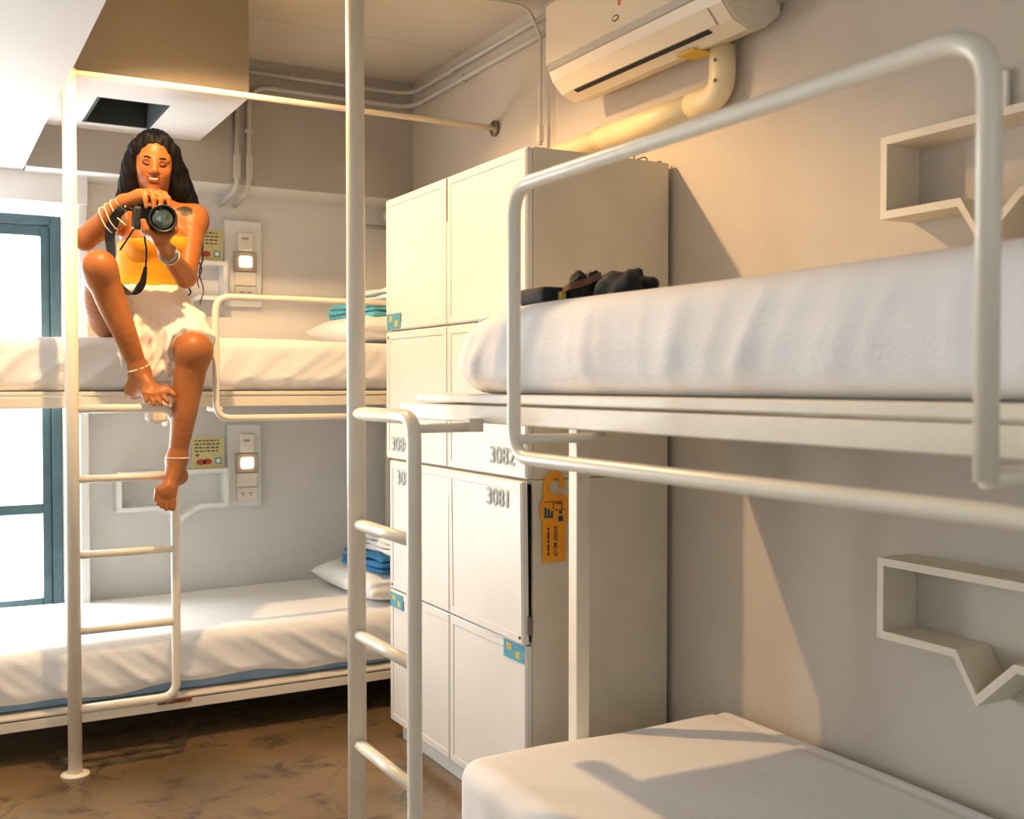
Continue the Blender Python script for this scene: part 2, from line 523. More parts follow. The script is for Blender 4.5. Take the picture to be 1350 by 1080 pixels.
# guard: far loop, near upright welded to the frame, lower rail running on
GA = fillet([(P2[0], 0.67, 1.157), (P2[0], 0.67, 1.585), (P2[0], 1.592, 1.585), (P2[0], 1.592, 1.126), (P2[0], 0.30, 1.126), (1.06, 0.30, 1.15)], .055)
rp_('guard_rail', tube(GA, .0118, 16))
rp_('bracket', tube([(P2[0], 1.57, 1.157), (1.06, 1.57, 1.157)], .0085, 12))
rp_('bracket', tube([(P2[0], 0.67, 1.160), (1.06, 0.67, 1.160)], .0105, 14))
RX1, RY0 = 1.945, 0.20
for RX0, RY1, RYE, z0, z1, zb in ((1.042, 2.44, 2.335, 1.168, 1.206, 1.229), (1.15, 2.24, 2.24, 0.12, 0.155, 0.185)):
    rp_('front_rail', box(RX0, RX0 + .035, RY0, RY1, z0, z1, .003), m_frame, False)
    rp_('back_rail', box(RX1 - .035, RX1, RY0, RYE, z0, z1, .003), m_frame, False)
    rp_('end_rail', box(RX0 + .036, RX1 - .036, RYE - .035, RYE, z0, z1, .003), m_frame, False)
    rp_('end_rail', box(RX0 + .036, RX1 - .036, RY0, RY0 + .035, z0, z1, .003), m_frame, False)
    rp_('base_board', box(RX0 - .002, RX1 - .002, RY0 + .002, RYE + .001, z1 + .004, zb, .003), m_frame, False)
for y in (2.285, 0.155):
    rp_('post', box(1.460, 1.500, y, y + .04, 0, 1.167, .003), m_frame, False)
    rp_('post', box(1.14, 1.18, 2.15 if y > 1 else .22, 2.19 if y > 1 else .26, 0, .119, .003), m_frame, False)


# ------------------------------------------------------------------ mattresses with sheets
def round_box(lo, hi, r, step, disp=None):
    lo, hi = np.array(lo, float), np.array(hi, float)
    n = np.maximum(3, np.round((hi - lo) / step)).astype(int)
    key, V, Fc = {}, [], []
    def vid(i, j, k):
        t = (i, j, k)
        if t not in key:
            key[t] = len(V)
            V.append([i / n[0], j / n[1], k / n[2]])
        return key[t]
    for ax in range(3):
        a, b_ = [(1, 2), (2, 0), (0, 1)][ax]
        for side in (0, n[ax]):
            for i in range(n[a]):
                for j in range(n[b_]):
                    q = []
                    for di, dj in ((0, 0), (1, 0), (1, 1), (0, 1)):
                        t = [0, 0, 0]
                        t[ax], t[a], t[b_] = side, i + di, j + dj
                        q.append(vid(*t))
                    Fc.append(q if side else q[::-1])
    V = np.array(V) * (hi - lo) + lo
    r = np.minimum(r, (hi - lo) * .499)
    q = np.clip(V, lo + r, hi - r)
    d = (V - q) / r
    L = np.linalg.norm(d, axis=1, keepdims=True)
    nn = d / np.maximum(L, 1e-9)
    P = q + nn * r
    if disp is not None:
        P = P + disp(P, nn)
    return P, Fc


def mesh_np(name, P, Fc, m, parent=None, smooth=True):
    me = bpy.data.meshes.new(name)
    me.from_pydata(P.tolist() if hasattr(P, 'tolist') else P, [], Fc.tolist() if hasattr(Fc, 'tolist') else Fc)
    return link(name, me, m, parent, smooth)


def ridge(s, sharp=2.0):
    return (1 - np.abs(np.sin(s))) ** sharp


def folds(u_axis, sgn, amp, seed, slant=0.9, freq=9.0):
    """pull folds on the vertical sides, gentle swell on the top"""
    def f(P, n):
        u, z = P[:, u_axis], P[:, 2]
        side = np.clip(1 - np.abs(n[:, 2]) * 1.2, 0, 1)
        ph = seed * 1.7
        s = u * freq + sgn * slant * freq * (z - z.min()) + 0.8 * np.sin(u * 3.1 + ph) + 0.5 * np.sin(u * 7.7 + z * 11 + ph)
        mask = 0.5 + 0.5 * np.sin(u * 2.3 + ph * 2.1)
        low = np.clip(1.25 - (z - z.min()) / (z.max() - z.min()), 0.25, 1)
        a = amp * side * (ridge(s) * (0.35 + 0.65 * mask) * low + 0.25 * ridge(s * 2.3 + 1.3, 3))
        top = np.clip(n[:, 2], 0, 1)
        v = P[:, 1 - u_axis]
        sw = 0.003 * np.sin(u * 5 + v * 3 + ph) + 0.0022 * np.sin(v * 13 + u * 4 + ph)
        return n * (a + top * sw)[:, None]
    return f


def mattress(label, lo, hi, disp, r=.05, sheet_low=0.0, group=None, step=.014):
    t = thing('mattress', label, 'mattress', ((lo[0] + hi[0]) / 2, (lo[1] + hi[1]) / 2, lo[2]))
    P, Fc = round_box((lo[0] + .012, lo[1] + .012, lo[2]), (hi[0] - .012, hi[1] - .012, hi[2] - .012), .03, .06)
    mesh_np('foam_core', P, Fc, m_bluefoam, t)
    P, Fc = round_box((lo[0], lo[1], lo[2] + sheet_low), hi, r, step, disp)
    mesh_np('fitted_sheet', P, Fc, m_sheet, t)
    return t


def disp_ru(P, n):
    d = folds(1, 1, .010, 1.0, 0.3, 13)(P, n)
    # far corner: sheet gathered, end slopes down
    y, z, x = P[:, 1], P[:, 2], P[:, 0]
    e = np.clip((y - 1.88) / .32, 0, 1)
    zt = (z - 1.229) / .19
    d[:, 2] -= e ** 2 * .035 * np.clip(zt, 0, 1)
    d[:, 1] += .05 * e * np.clip(1 - np.abs(zt - .35) * 1.8, 0, 1) - .03 * e * np.clip(1 - zt * 3, 0, 1)
    g = np.clip((y - 2.0) / .15, 0, 1) * np.clip(1.1 - zt, 0, 1)
    d[:, 0] += g * .008 * ridge(y * 60 + z * 12) * (x < 1.3)
    d[:, 0] -= .012 * np.clip(1 - np.abs(zt - .45) * 2, 0, 1) * (n[:, 0] < -.3)
    return d


def disp_bu(P, n):
    d = folds(0, -1, .024, 2.2, 1.0, 21)(P, n)
    return d


def disp_bl(P, n):
    d = folds(0, 1, .022, 3.1, 1.3, 20)(P, n)
    x, z = P[:, 0], P[:, 2]
    low = np.clip(1 - (z - z.min()) / .06, 0, 1)
    d[:, 2] += low * (.012 + .010 * np.sin(x * 7 + 1) + .006 * np.sin(x * 19))
    return d


def disp_rl(P, n):
    d = folds(1, 1, .003, 4.0, 0.3, 6)(P, n)
    # piping-like welt near the wall side
    x, z = P[:, 0], P[:, 2]
    d[:, 2] -= .006 * np.exp(-((x - 1.865) / .010) ** 2) * (n[:, 2] > .5)
    return d


mattress('white sheeted mattress on the upper bunk by the right wall, under the black bag', (1.082, .28, 1.2295), (1.932, 2.17, 1.418), disp_ru, .045)
mattress('smooth white mattress on the lower bunk by the right wall', (1.10, .28, .1855), (1.932, 2.255, .372), disp_rl, .05)
mattress('wrinkled white mattress on the upper back bunk, the woman sitting on it', (BX_0 + .01, 3.83, 1.2265), (1.93, 4.66, 1.413), disp_bu, .04)
mattress('white mattress with blue edge on the lower back bunk, below the window', (BX_0 + .01, 3.83, .1665), (1.93, 4.66, .372), disp_bl, .045, .012)


# ------------------------------------------------------------------ pillows, towels, folded linen
def pillow(label, c, sx, sy, h, rz, grp=None):
    def dsp(P, n):
        return n * (0.006 * np.sin(P[:, 0] * 31 + P[:, 1] * 17) + .005 * ridge(P[:, 0] * 24 - P[:, 1] * 15))[:, None]
    N, Fv = 28, []
    U = np.linspace(-1, 1, N)
    V = []
    for s in (1, -1):
        for j in range(N):
            for i in range(N):
                u, v = U[i], U[j]
                th = ((1 - abs(u) ** 3.2) * (1 - abs(v) ** 3.2)) ** .45
                pin = 1 - .07 * (abs(u * v)) + .0
                V.append((u * sx / 2 * (1 - .06 * (1 - v * v)), v * sy / 2 * (1 - .05 * (1 - u * u)), s * h / 2 * th + h / 2))
    V = np.array(V)
    V[:, 2] += .006 * np.sin(V[:, 0] * 26 + 1) * np.sin(V[:, 1] * 19) * (V[:, 2] > h * .5)
    for s in range(2):
        for j in range(N - 1):
            for i in range(N - 1):
                a = s * N * N + j * N + i
                q = [a, a + 1, a + N + 1, a + N]
                Fv.append(q if s == 0 else q[::-1])
    ca, sa = math.cos(rz), math.sin(rz)
    V = np.stack([c[0] + V[:, 0] * ca - V[:, 1] * sa, c[1] + V[:, 0] * sa + V[:, 1] * ca, c[2] + V[:, 2]], 1)
    me = bpy.data.meshes.new('pillow')
    me.from_pydata(V.tolist(), [], Fv)
    bm = bmesh.new(); bm.from_mesh(me); bmesh.ops.remove_doubles(bm, verts=bm.verts, dist=.0004)
    bpy.data.meshes.remove(me)
    return tag(obj('pillow', bm, m_pillow, None, True), label, 'pillow', grp)


def folded(name, label, cat, c, sx, sy, layers, th, m, rz=0, seed=0):
    """folded textile: a stack of rounded folds joined at alternate ends"""
    t = thing(name, label, cat, c)
    for k in range(layers):
        e = .004 * math.sin(k * 2.4 + seed)
        lo = (-sx / 2 + e, -sy / 2 + e * .6, k * th * 1.01)
        hi = (sx / 2 + e, sy / 2 - e * .4, (k + 1) * th)
        def dsp(P, n, k=k):
            return n * (.0035 * np.sin(P[:, 0] * 45 + P[:, 1] * 30 + k * 2 + seed))[:, None] + np.stack([0 * P[:, 0], 0 * P[:, 0], .010 * np.sin(P[:, 0] * 11 + seed) * (k + 1) / layers], 1)
        P, Fc = round_box(lo, hi, th * .48, .012, dsp)
        ca, sa = math.cos(rz), math.sin(rz)
        P = np.stack([c[0] + P[:, 0] * ca - P[:, 1] * sa, c[1] + P[:, 0] * sa + P[:, 1] * ca, c[2] + P[:, 2]], 1)
        mesh_np('fold', P, Fc, m, t)
    return t


pillow('plump white pillow on the upper back bunk under a turquoise towel', (1.70, 4.20, 1.410), .44, .62, .125, 0.05)
folded('towel', 'folded turquoise towel on the pillow of the upper back bunk', 'towel', (1.71, 4.20, 1.522), .30, .40, 3, .022, m_teal, .12, 1)
folded('folded_sheet', 'folded cream sheet on the turquoise towel', 'linen', (1.75, 4.15, 1.592), .20, .26, 2, .020, m_pillow, .05, 2)
pillow('plump white pillow on the lower back bunk under a blue towel', (1.72, 4.22, .370), .40, .66, .125, 0.05)
folded('towel', 'folded deep blue towel on the pillow of the lower back bunk', 'towel', (1.735, 4.14, .490), .30, .36, 3, .020, m_blue, .1, 3)
folded('folded_sheet', 'folded cream sheet on the deep blue towel', 'linen', (1.755, 4.10, .560), .22, .26, 3, .020, m_pillow, .04, 4)

# ------------------------------------------------------------------ lockers (two stacked cabinets, four doors each)
KX, KX1, KY0, KY1 = 1.478, 1.938, 2.535, 3.535


def locker(label, z0, z1, zs, y0=KY0, y1=KY1, ajar=None, plinth=False):
    t = thing('locker_cabinet', label, 'locker', ((KX + KX1) / 2, (y0 + y1) / 2, z0))
    zz = z0 + (.062 if plinth else 0)
    th = .012
    bm = box(KX, KX1, y0, y0 + th, zz, z1, .0015, 1)
    obj('side_panel', bm, m_lockside, t)
    obj('side_panel', box(KX, KX1, y1 - th, y1, zz, z1, .0015, 1), m_lockside, t)
    obj('top_panel', box(KX, KX1, y0 + th, y1 - th, z1 - th, z1), m_lockside, t)
    obj('bottom_panel', box(KX, KX1, y0 + th, y1 - th, zz, zz + th), m_lockside, t)
    obj('back_panel', box(KX1 - .008, KX1, y0 + th, y1 - th, zz + th, z1 - th), m_lockside, t)
    ym = (y0 + y1) / 2
    obj('divider', box(KX + .002, KX1 - .009, ym - .006, ym + .006, zz + th, z1 - th), m_lockside, t)
    obj('shelf_panel', box(KX + .002, KX1 - .009, y0 + th, ym - .0065, zs - .006, zs + .006), m_lockside, t)
    obj('shelf_panel', box(KX + .002, KX1 - .009, ym + .0065, y1 - th, zs - .006, zs + .006), m_lockside, t)
    if plinth:
        obj('plinth', box(KX + .012, KX1, y0 + .012, y1 - .035, z0, z0 + .06), m_lock, t)
    doors = {}
    for ci, (a, b_) in enumerate(((y0 + .002, ym - .002), (ym + .002, y1 - .002))):
        for ri, (c, d) in enumerate(((zz + .002, zs - .002), (zs + .002, z1 - .002))):
            D = thing('door', '', '', (KX, b_, c))
            del D['label'], D['category']
            D.parent = t
            D.location = Vector((KX, b_, c)) - t.location
            bm = box(KX - .020, KX - .001, a, b_, c, d, .003, 2)
            obj('door_leaf', bm, m_lock, D)
            # raised flat border around a slightly sunk field
            bw = .026
            for q in ((a + .004, b_ - .004, c + .004, c + bw), (a + .004, b_ - .004, d - bw, d - .004), (a + .004, a + bw, c + bw, d - bw), (b_ - bw, b_ - .004, c + bw, d - bw)):
                pass
            bm = bmesh.new()
            for q in ((a + .004, b_ - .004, c + .004, c + bw), (a + .004, b_ - .004, d - bw, d - .004), (a + .004, a + bw, c + bw, d - bw), (b_ - bw, b_ - .004, c + bw, d - bw)):
                box(KX - .0225, KX - .0198, *q, .0008, 1, bm)
            obj('door_border', bm, m_lock, D)
            doors[ci, ri] = D
    return t, doors


low, dl = locker('lower white four door locker cabinet standing on the floor, numbered 3081', 0.0, 0.986, .530, ajar=True, plinth=True, y1=KY1 - .03)
upc, du = locker('upper white four door locker cabinet stacked on the lower one, numbered 3082', 0.988, 1.900, 1.436)
# the near upper door of the lower cabinet stands slightly ajar and twisted
d = dl[0, 1]
d.rotation_euler = (0, math.radians(-.7), math.radians(-1.2))

FX = KX - .0232


def number(txt, yc, z, size, door, nm='locker_number'):
    text(nm, txt, size, (FX, yc, z), (0, -1, 0), (0, 0, 1), m_num, door, .0004, 1.1, .0006)


number('3081', 2.752, .905, .069, dl[0, 1])
number('3082', 2.752, 1.024, .069, du[0, 0])
number('3083', 3.445, .905, .069, dl[1, 1])
number('3084', 3.490, 1.020, .069, du[1, 0])


def sticker(door, y0, y1, z0, z1):
    s = obj('sticker', box(FX - .0006, FX + .0004, y0, y1, z0, z1), m_cyan, door)
    for u0, u1, w0, w1 in ((.2, .42, .15, .55), (.62, .85, .48, .88)):
        obj('sticker_print', box(FX - .0009, FX - .0006, y0 + u0 * (y1 - y0), y0 + u1 * (y1 - y0), z0 + w0 * (z1 - z0), z0 + w1 * (z1 - z0)), m_ylw, door)


sticker(du[1, 1], 3.40, 3.522, 1.442, 1.497)
sticker(dl[0, 0], 2.545, 2.662, .478, .527)
sticker(dl[1, 0], 3.385, 3.495, .470, .520)
for D, y, z in ((dl[0, 1], 2.552, .552), (du[1, 0], 3.51, 1.415), (dl[1, 1], 3.48, .548)):
    obj('lock_barrel', disc((FX + .001, y, z), (-1, 0, 0), .005, .003, 12), m_metal, D, True)
obj('hasp', box(KX - .018, KX - .004, 2.530, 2.5345, .56, .612, .001, 1), m_metal, low)
obj('rust_streak', box(FX + .0012, FX + .0032, 3.033, 3.0372, 1.76, 1.895), m_rust, upc)

# bent wire lying on the locker top
wp = smooth_path([(1.80, 2.60, 1.905), (1.83, 2.565, 1.918), (1.845, 2.575, 1.907), (1.87, 2.56, 1.915), (1.90, 2.58, 1.906), (1.93, 2.56, 1.909)], 6)
tag(obj('bent_wire', tube(wp, .0022, 8), m_metal, None, True), 'short bent wire lying on top of the locker cabinets', 'wire')

# ------------------------------------------------------------------ orange door hanger on the locker side
th_y = 2.5285
hg = thing('door_hanger', 'orange door hanger card on the beige side of the lockers', 'door hanger', (1.541, th_y, .75))
outline = []
x0, x1 = 1.503, 1.578
for p in ((x0, .757), (x0, .875), (x0 - .006, .880), (x0 - .007, .925), (x0 + .002, .932), (x0 + .004, .972)):
    outline.append(p)
for k in range(11):
    a = math.pi - math.pi * k / 10 * 1.02
    outline.append((1.541 + .034 * math.cos(a), .975 + .036 * math.sin(a)))
outline += [(1.574, .962), (1.562, .960)]
for k in range(13):
    a = math.radians(-40 + 0) + math.radians(260) * k / 12
    a = math.radians(-30) + math.radians(210) * k / 12
    outline.append((1.543 + .017 * math.cos(a), .968 + .016 * math.sin(a)))
for k in range(1, 7):
    a = math.radians(180) + math.radians(120) * k / 6
    outline.append((1.543 + .017 * math.cos(a), .962 + .017 * math.sin(a)))
outline += [(1.570, .944), (1.579, .936), (1.585, .930), (1.586, .872), (1.578, .864), (x1, .757)]
bm = bmesh.new()
vs = [bm.verts.new((u, th_y, v)) for u, v in outline]
f_ = bm.faces.new(vs)
ex = bmesh.ops.extrude_face_region(bm, geom=[f_])
for v in [g for g in ex['geom'] if isinstance(g, bmesh.types.BMVert)]:
    v.co.y -= .002
bmesh.ops.triangulate(bm, faces=[f for f in bm.faces if len(f.verts) > 4])
obj('card', bm, m_orange, hg)
ty = th_y - .0026
# small bus-like drawing
bm = box(1.508, 1.566, ty, ty + .0004, .924, .9265)
for q in ((1.563, 1.566, .900, .924), (1.536, 1.539, .905, .924), (1.540, 1.575, .901, .9035), (1.545, 1.563, .918, .922)):
    box(q[0], q[1], ty, ty + .0004, q[2], q[3], bm=bm)
obj('drawing', bm, m_tagink, hg)
bm = box(1.508, 1.516, ty, ty + .0004, .884, .910)
for q in ((1.519, 1.526, .884, .906), (1.529, 1.536, .884, .900), (1.556, 1.566, .890, .899), (1.553, 1.569, .870, .885), (1.508, 1.536, .881, .886)):
    box(q[0], q[1], ty, ty + .0004, q[2], q[3], bm=bm)
obj('drawing', bm, m_tagteal, hg)
text('lettering', 'SWEEP ME UP', .0175, (1.538, ty, .858), (0, 0, -1), (1, 0, 0), m_tagink, hg, .0002, .80, .0003)
for k in range(7):
    obj('small_print', box(1.518, 1.5245, ty, ty + .0004, .846 - k * .0115 - (.004 if k in (1, 4) else 0), .8545 - k * .0115), m_tagink, hg)
obj('hanging_pin', tube([(1.535, 2.520, .9875), (1.572, 2.5335, .9868)], .0014, 8), m_metal, hg, True)

# ------------------------------------------------------------------ air conditioner and pipes on the right wall
ac = thing('air_conditioner', 'cream wall mounted split air conditioner above the lockers', 'air conditioner', (XR, 2.5, 2.15))
AY0, AY1 = 2.09, 2.915
prof = [(XR - .001, 2.205), (XR - .001, 2.46), (1.80, 2.46), (1.752, 2.435), (1.748, 2.246), (1.765, 2.205), (1.80, 2.168), (1.85, 2.150), (1.91, 2.165)]
bm = prism([(u, v) for u, v in prof], 'Y', AY0, AY1)
bmesh.ops.bevel(bm, geom=[e for e in bm.edges if abs(e.verts[0].co.y - e.verts[1].co.y) < 1e-5], offset=.006, segments=2, affect='EDGES')
obj('casing', bm, m_acbody, ac)
obj('front_panel', prism([(1.741, 2.255), (1.7475, 2.252), (1.7475, 2.44), (1.741, 2.437)], 'Y', AY0 + .006, AY1 - .006), m_acbody, ac)
obj('panel_lip', prism([(1.741, 2.254), (1.7475, 2.237), (1.756, 2.232), (1.757, 2.250)], 'Y', AY0 + .012, AY1 - .012), m_acgrey, ac)
obj('air_flap', prism([(1.7605, 2.205), (1.764, 2.2035), (1.797, 2.168), (1.793, 2.167)], 'Y', AY0 + .06, AY1 - .06), m_acbody, ac)
obj('outlet_slot', prism([(1.798, 2.1665), (1.801, 2.1645), (1.813, 2.1605), (1.813, 2.164)], 'Y', AY0 + .10, AY1 - .08), m_dark, ac)
bm = disc((1.7408, 2.525, 2.287), (-1, 0, 0), .017, .0012, 20)
for v in bm.verts:
    v.co.z = 2.287 + (v.co.z - 2.287) * .55
obj('badge', bm, m_metal, ac)
bm = disc((1.7396, 2.525, 2.287), (-1, 0, 0), .012, .0008, 20)
for v in bm.verts:
    v.co.z = 2.287 + (v.co.z - 2.287) * .4
obj('badge_face', bm, m_acbody, ac)
obj('red_tab', box(1.7394, 1.7409, 2.500, 2.512, 2.318, 2.36), mat('red_plastic', (226, 110, 84), .5), ac)
obj('tape', box(1.83, 1.90, 2.285, 2.36, 2.1475, 2.152), mat('yellow_tape', (214, 176, 60), .6), ac)
obj('end_cap', box(1.80, 1.95, AY0 - .004, AY0 - .0005, 2.20, 2.44, .001), m_acbody, ac)

tr_ = thing('pipe_trunking', 'thick cream plastic pipe bending from the air conditioner along the right wall', 'pipe', (1.92, 2.27, 2.03))
TP = fillet([(1.915, 2.27, 2.1625), (1.915, 2.27, 2.033), (1.915, 2.40, 2.033)], .07, 8)
obj('elbow', tube(TP, .036, 20), m_pvc, tr_, True)
obj('pipe_run', tube([(1.915, 2.395, 2.033), (1.915, 2.86, 2.033)], .0345, 20), m_pvc, tr_, True)
obj('coupling', tube([(1.915, 2.855, 2.033), (1.915, 2.862, 2.033)], .0375, 20), m_pvc, tr_, True)
obj('pipe_run', tube([(1.917, 2.858, 2.033), (1.917, 4.60, 2.030), (1.917, 4.62, 2.030), (1.917, 4.63, 2.030)], [.032, .032, .027, .016], 20), m_pvc, tr_, True)
for z in (2.10, 2.045):
    obj('screw', disc((1.8805, 2.258, z + .02), (-1, 0, 0), .005, .003, 10), m_metal, tr_, True)

# conduits
def conduit(label, pts, r=.010, rad=.06, clips=()):
    t = thing('conduit', label, 'conduit', pts[0])
    obj('tube', tube(fillet(pts, rad, 6), r, 12), m_conduit, t, True)
    for c, sz in clips:
        obj('clip', box(c[0] - sz[0], c[0] + sz[0], c[1] - sz[1], c[1] + sz[1], c[2] - sz[2], c[2] + sz[2], .002, 1), m_conduit, t)
    return t


conduit('upper white conduit along the right wall top and round onto the concrete beam', [(1.945, 2.75, 2.545), (1.945, 4.425, 2.545), (1.06, 4.425, 2.545)], .0095, .10,
        [((1.947, 4.0, 2.545), (.011, .008, .016)), ((1.40, 4.428, 2.545), (.008, .010, .016))])
conduit('lower white conduit along the right wall, turning down over the concrete beam', [(1.945, 2.95, 2.487), (1.945, 4.425, 2.487), (1.215, 4.425, 2.487), (1.215, 4.425, 2.06), (1.217, 4.55, 2.045), (1.222, 4.69, 2.03)], .0105, .09,
        [((1.947, 3.9, 2.487), (.011, .008, .016)), ((1.215, 4.427, 2.30), (.016, .010, .008)), ((1.215, 4.427, 2.15), (.014, .012, .05))])
conduit('white conduit dropping from behind the bulkhead over the beam edge', [(1.165, 4.425, 2.59), (1.165, 4.425, 2.06), (1.160, 4.55, 2.045), (1.158, 4.69, 2.03)], .0105, .06,
        [((1.165, 4.427, 2.15), (.014, .012, .05))])
conduit('thin white conduit dropping from the ceiling to the locker top', [(1.70, 3.31, 2.585), (1.90, 3.30, 2.585), (1.922, 3.25, 2.47), (1.922, 3.25, 2.09)], .007, .06,
        [((1.922, 3.25, 2.13), (.010, .010, .03))])
conduit('thin white conduit leaving the air conditioner along the wall top', [(1.945, 2.088, 2.235), (1.945, 1.2, 2.245)], .009, .02)
conduit('white pipe stub below the beam end', [(1.80, 4.69, 1.985), (1.93, 4.69, 1.985)], .008)


# ------------------------------------------------------------------ box shelves with a V shaped pocket
def vshelf(label, org, U, Nn, m, w=.455, h=.178, dep=.105, k1=.2, v=.256, k2=.345, vd=.088, tk=.017, group=None):
    """org: top corner on the wall; U runs along the wall, Nn points into the room"""
    org, U, Nn = Vector(org), Vector(U), Vector(Nn)
    t = thing('wall_shelf', label, 'shelf', org)
    if group: t['group'] = group
    def board(nm, poly):
        bm = bmesh.new()
        A = [bm.verts.new(org + U * a + Vector((0, 0, b_))) for a, b_ in poly]
        B = [bm.verts.new(org + U * a + Vector((0, 0, b_)) + Nn * dep) for a, b_ in poly]
        n = len(poly)
        for i in range(n):
            bm.faces.new((A[i], A[(i + 1) % n], B[(i + 1) % n], B[i]))
        bm.faces.new(A[::-1]); bm.faces.new(B)
        return obj(nm, bm, m, t)
    board('top_board', [(0, 0), (w, 0), (w, -tk), (0, -tk)])
    board('side_board', [(0, -tk), (tk, -tk), (tk, -h), (0, -h)])
    board('side_board', [(w - tk, -tk), (w, -tk), (w, -h), (w - tk, -h)])
    board('bottom_board', [(tk, -h + tk), (k1 + .006, -h + tk), (k1, -h), (tk, -h)])
    board('bottom_board', [(k2 - .006, -h + tk), (w - tk, -h + tk), (w - tk, -h), (k2, -h)])
    board('pocket_board', [(k1 + .006, -h + tk), (v, -h - vd + tk * 1.4), (v, -h - vd), (k1, -h)])
    board('pocket_board', [(v, -h - vd + tk * 1.4), (k2 - .006, -h + tk), (k2, -h), (v, -h - vd)])
    bm = bmesh.new()
    return t


vshelf('cream box shelf with V pocket above the upper right bunk', (XR - .001, 1.668, 1.790), (0, -1, 0), (-1, 0, 0), m_shelf)
vshelf('cream box shelf with V pocket above the lower right bunk', (XR - .001, 1.668, .868), (0, -1, 0), (-1, 0, 0), m_shelf)
vshelf('white box shelf with V pocket on the back wall of the lower bunk', (.712, YB - .001, .890), (1, 0, 0), (0, -1, 0), m_shelfw, h=.165, vd=.05, k1=.155, v=.255, k2=.335)
vshelf('white box shelf with V pocket on the back wall behind the woman', (.712, YB - .001, 1.775), (1, 0, 0), (0, -1, 0), m_shelfw, h=.165, vd=.05, k1=.155, v=.255, k2=.335)


# ------------------------------------------------------------------ printed cards on the back shelves
def card(label, xc, z, y):
    t = thing('notice_card', label, 'card', (xc, y, z))
    w, h = .135, .135
    obj('card_sheet', box(xc - w / 2, xc + w / 2, y, y + .003, z, z + h), m_card, t)
    yy = y - .0008
    bm = bmesh.new()
    rnd = random.Random(3)
    for k in range(4):
        x = xc - w / 2 + .012
        while x < xc + w / 2 - .02 - .01 * (k % 2):
            l = rnd.uniform(.006, .018)
            box(x, min(x + l, xc + w / 2 - .01), yy, yy + .0006, z + h - .018 - k * .015, z + h - .013 - k * .015, bm=bm)
            x += l + .005
    obj('text_line', bm, m_ink, t)
    for dx, dz, rx, rz_ in ((-.030, .028, .020, .013), (-.002, .030, .018, .013), (-.045, .058, .009, .006)):
        bm = tube([(xc + dx, yy, z + dz), (xc + dx, yy + .0006, z + dz)], 1.0, 20)
        for v in bm.verts:
            v.co.x = xc + dx + (v.co.x - xc - dx) * rx
            v.co.z = z + dz + (v.co.z - z - dz) * rz_
        obj('picture', bm, m_red, t)
    obj('picture', box(xc + .030, xc + .056, yy, yy + .0006, z + .018, z + .046, .0), m_cyan, t)
    obj('picture', box(xc + .035, xc + .051, yy - .0005, yy, z + .024, z + .040), m_plate, t)
    return t


card('small printed card with red slippers on the lower back shelf', 1.085, .891, 4.62)
card('small printed card half hidden behind the woman, on the upper back shelf', 1.085, 1.776, 4.62)


# ------------------------------------------------------------------ bedside electric panels with lit lamps
def panel(label, x0, x1, z0, z1, zl, group=None):
    t = thing('bedside_panel', label, 'power panel', ((x0 + x1) / 2, YB, z0))
    y = YB - .03
    obj('back_board', box(x0, x1, y, YB - .0005, z0, z1, .003), m_shelfw, t)
    cx = (x0 + x1) / 2 + .008
    obj('card_reader', box(cx - .034, cx + .034, y - .022, y - .0005, zl + .045, zl + .125, .006), m_plate, t)
    obj('reader_slot', box(cx - .018, cx + .010, y - .0235, y - .0222, zl + .092, zl + .102), m_recess, t)
    bm = box(cx - .05, cx + .05, y - .012, y - .0005, zl - .045, zl + .040, .002)
    obj('lamp_plate', bm, m_recess, t)
    obj('lamp_lens', box(cx - .026, cx + .026, y - .018, y - .0125, zl - .024, zl + .020, .004), m_led, t)
    for k in range(2):
        zt = zl - .048 - k * .062
        p = obj('switch_plate', box(cx - .046, cx + .046, y - .012, y - .0005, zt - .058, zt, .003), m_plate, t)
        if k == 1:
            for dx in (-.018, .016):
                for ex, ez in ((-.005, .004), (.005, .004), (0, -.006)):
                    obj('socket_hole', disc((cx + dx + ex, y - .0122, zt - .029 + ez), (0, -1, 0), .0028, .0008, 8), m_dark, p)
        else:
            obj('rocker', box(cx - .012, cx + .012, y - .0145, y - .0122, zt - .046, zt - .012, .001), m_plate, p)
    return t


panel('white wall panel with lit reading lamp above the upper back bunk', 1.172, 1.335, 1.59, 1.965, 1.788)
panel('white wall panel with lit reading lamp and socket above the lower back bunk', 1.180, 1.330, .715, 1.075, .908)
# small pale plate on the right wall behind the guard rail
pt = thing('wall_plate', 'small pale switch plate on the right wall above the box shelf', 'switch', (XR, 1.446, 1.815))
obj('plate', box(XR - .014, XR - .0005, 1.424, 1.478, 1.815, 1.892, .004), m_plate, pt)
obj('rocker', box(XR - .018, XR - .0142, 1.442, 1.462, 1.835, 1.872, .001), m_plate, pt)

# ------------------------------------------------------------------ black bag on the upper right mattress
bg_ = thing('sling_bag', 'black crumpled sling bag lying on the upper right mattress', 'bag', (1.25, 1.85, 1.418))


def blob(name, c, r, rz, m, amp=.006, parent=None, flat=1.0):
    bm = bmesh.new()
    bmesh.ops.create_icosphere(bm, subdivisions=4, radius=1)
    for v in bm.verts:
        p = v.co.copy()
        k = 1 + amp / max(r) * 3 * (math.sin(p.x * 5 + p.y * 3) + .6 * math.sin(p.y * 9 + p.z * 4) + .5 * abs(math.sin(p.x * 8 - p.y * 5)))
        z = p.z * r[2]
        if z < 0: z *= flat
        x, y = p.x * r[0] * k, p.y * r[1] * k
        v.co = Vector((c[0] + x * math.cos(rz) - y * math.sin(rz), c[1] + x * math.sin(rz) + y * math.cos(rz), c[2] + z * k))
    return obj(name, bm, m, parent, True)


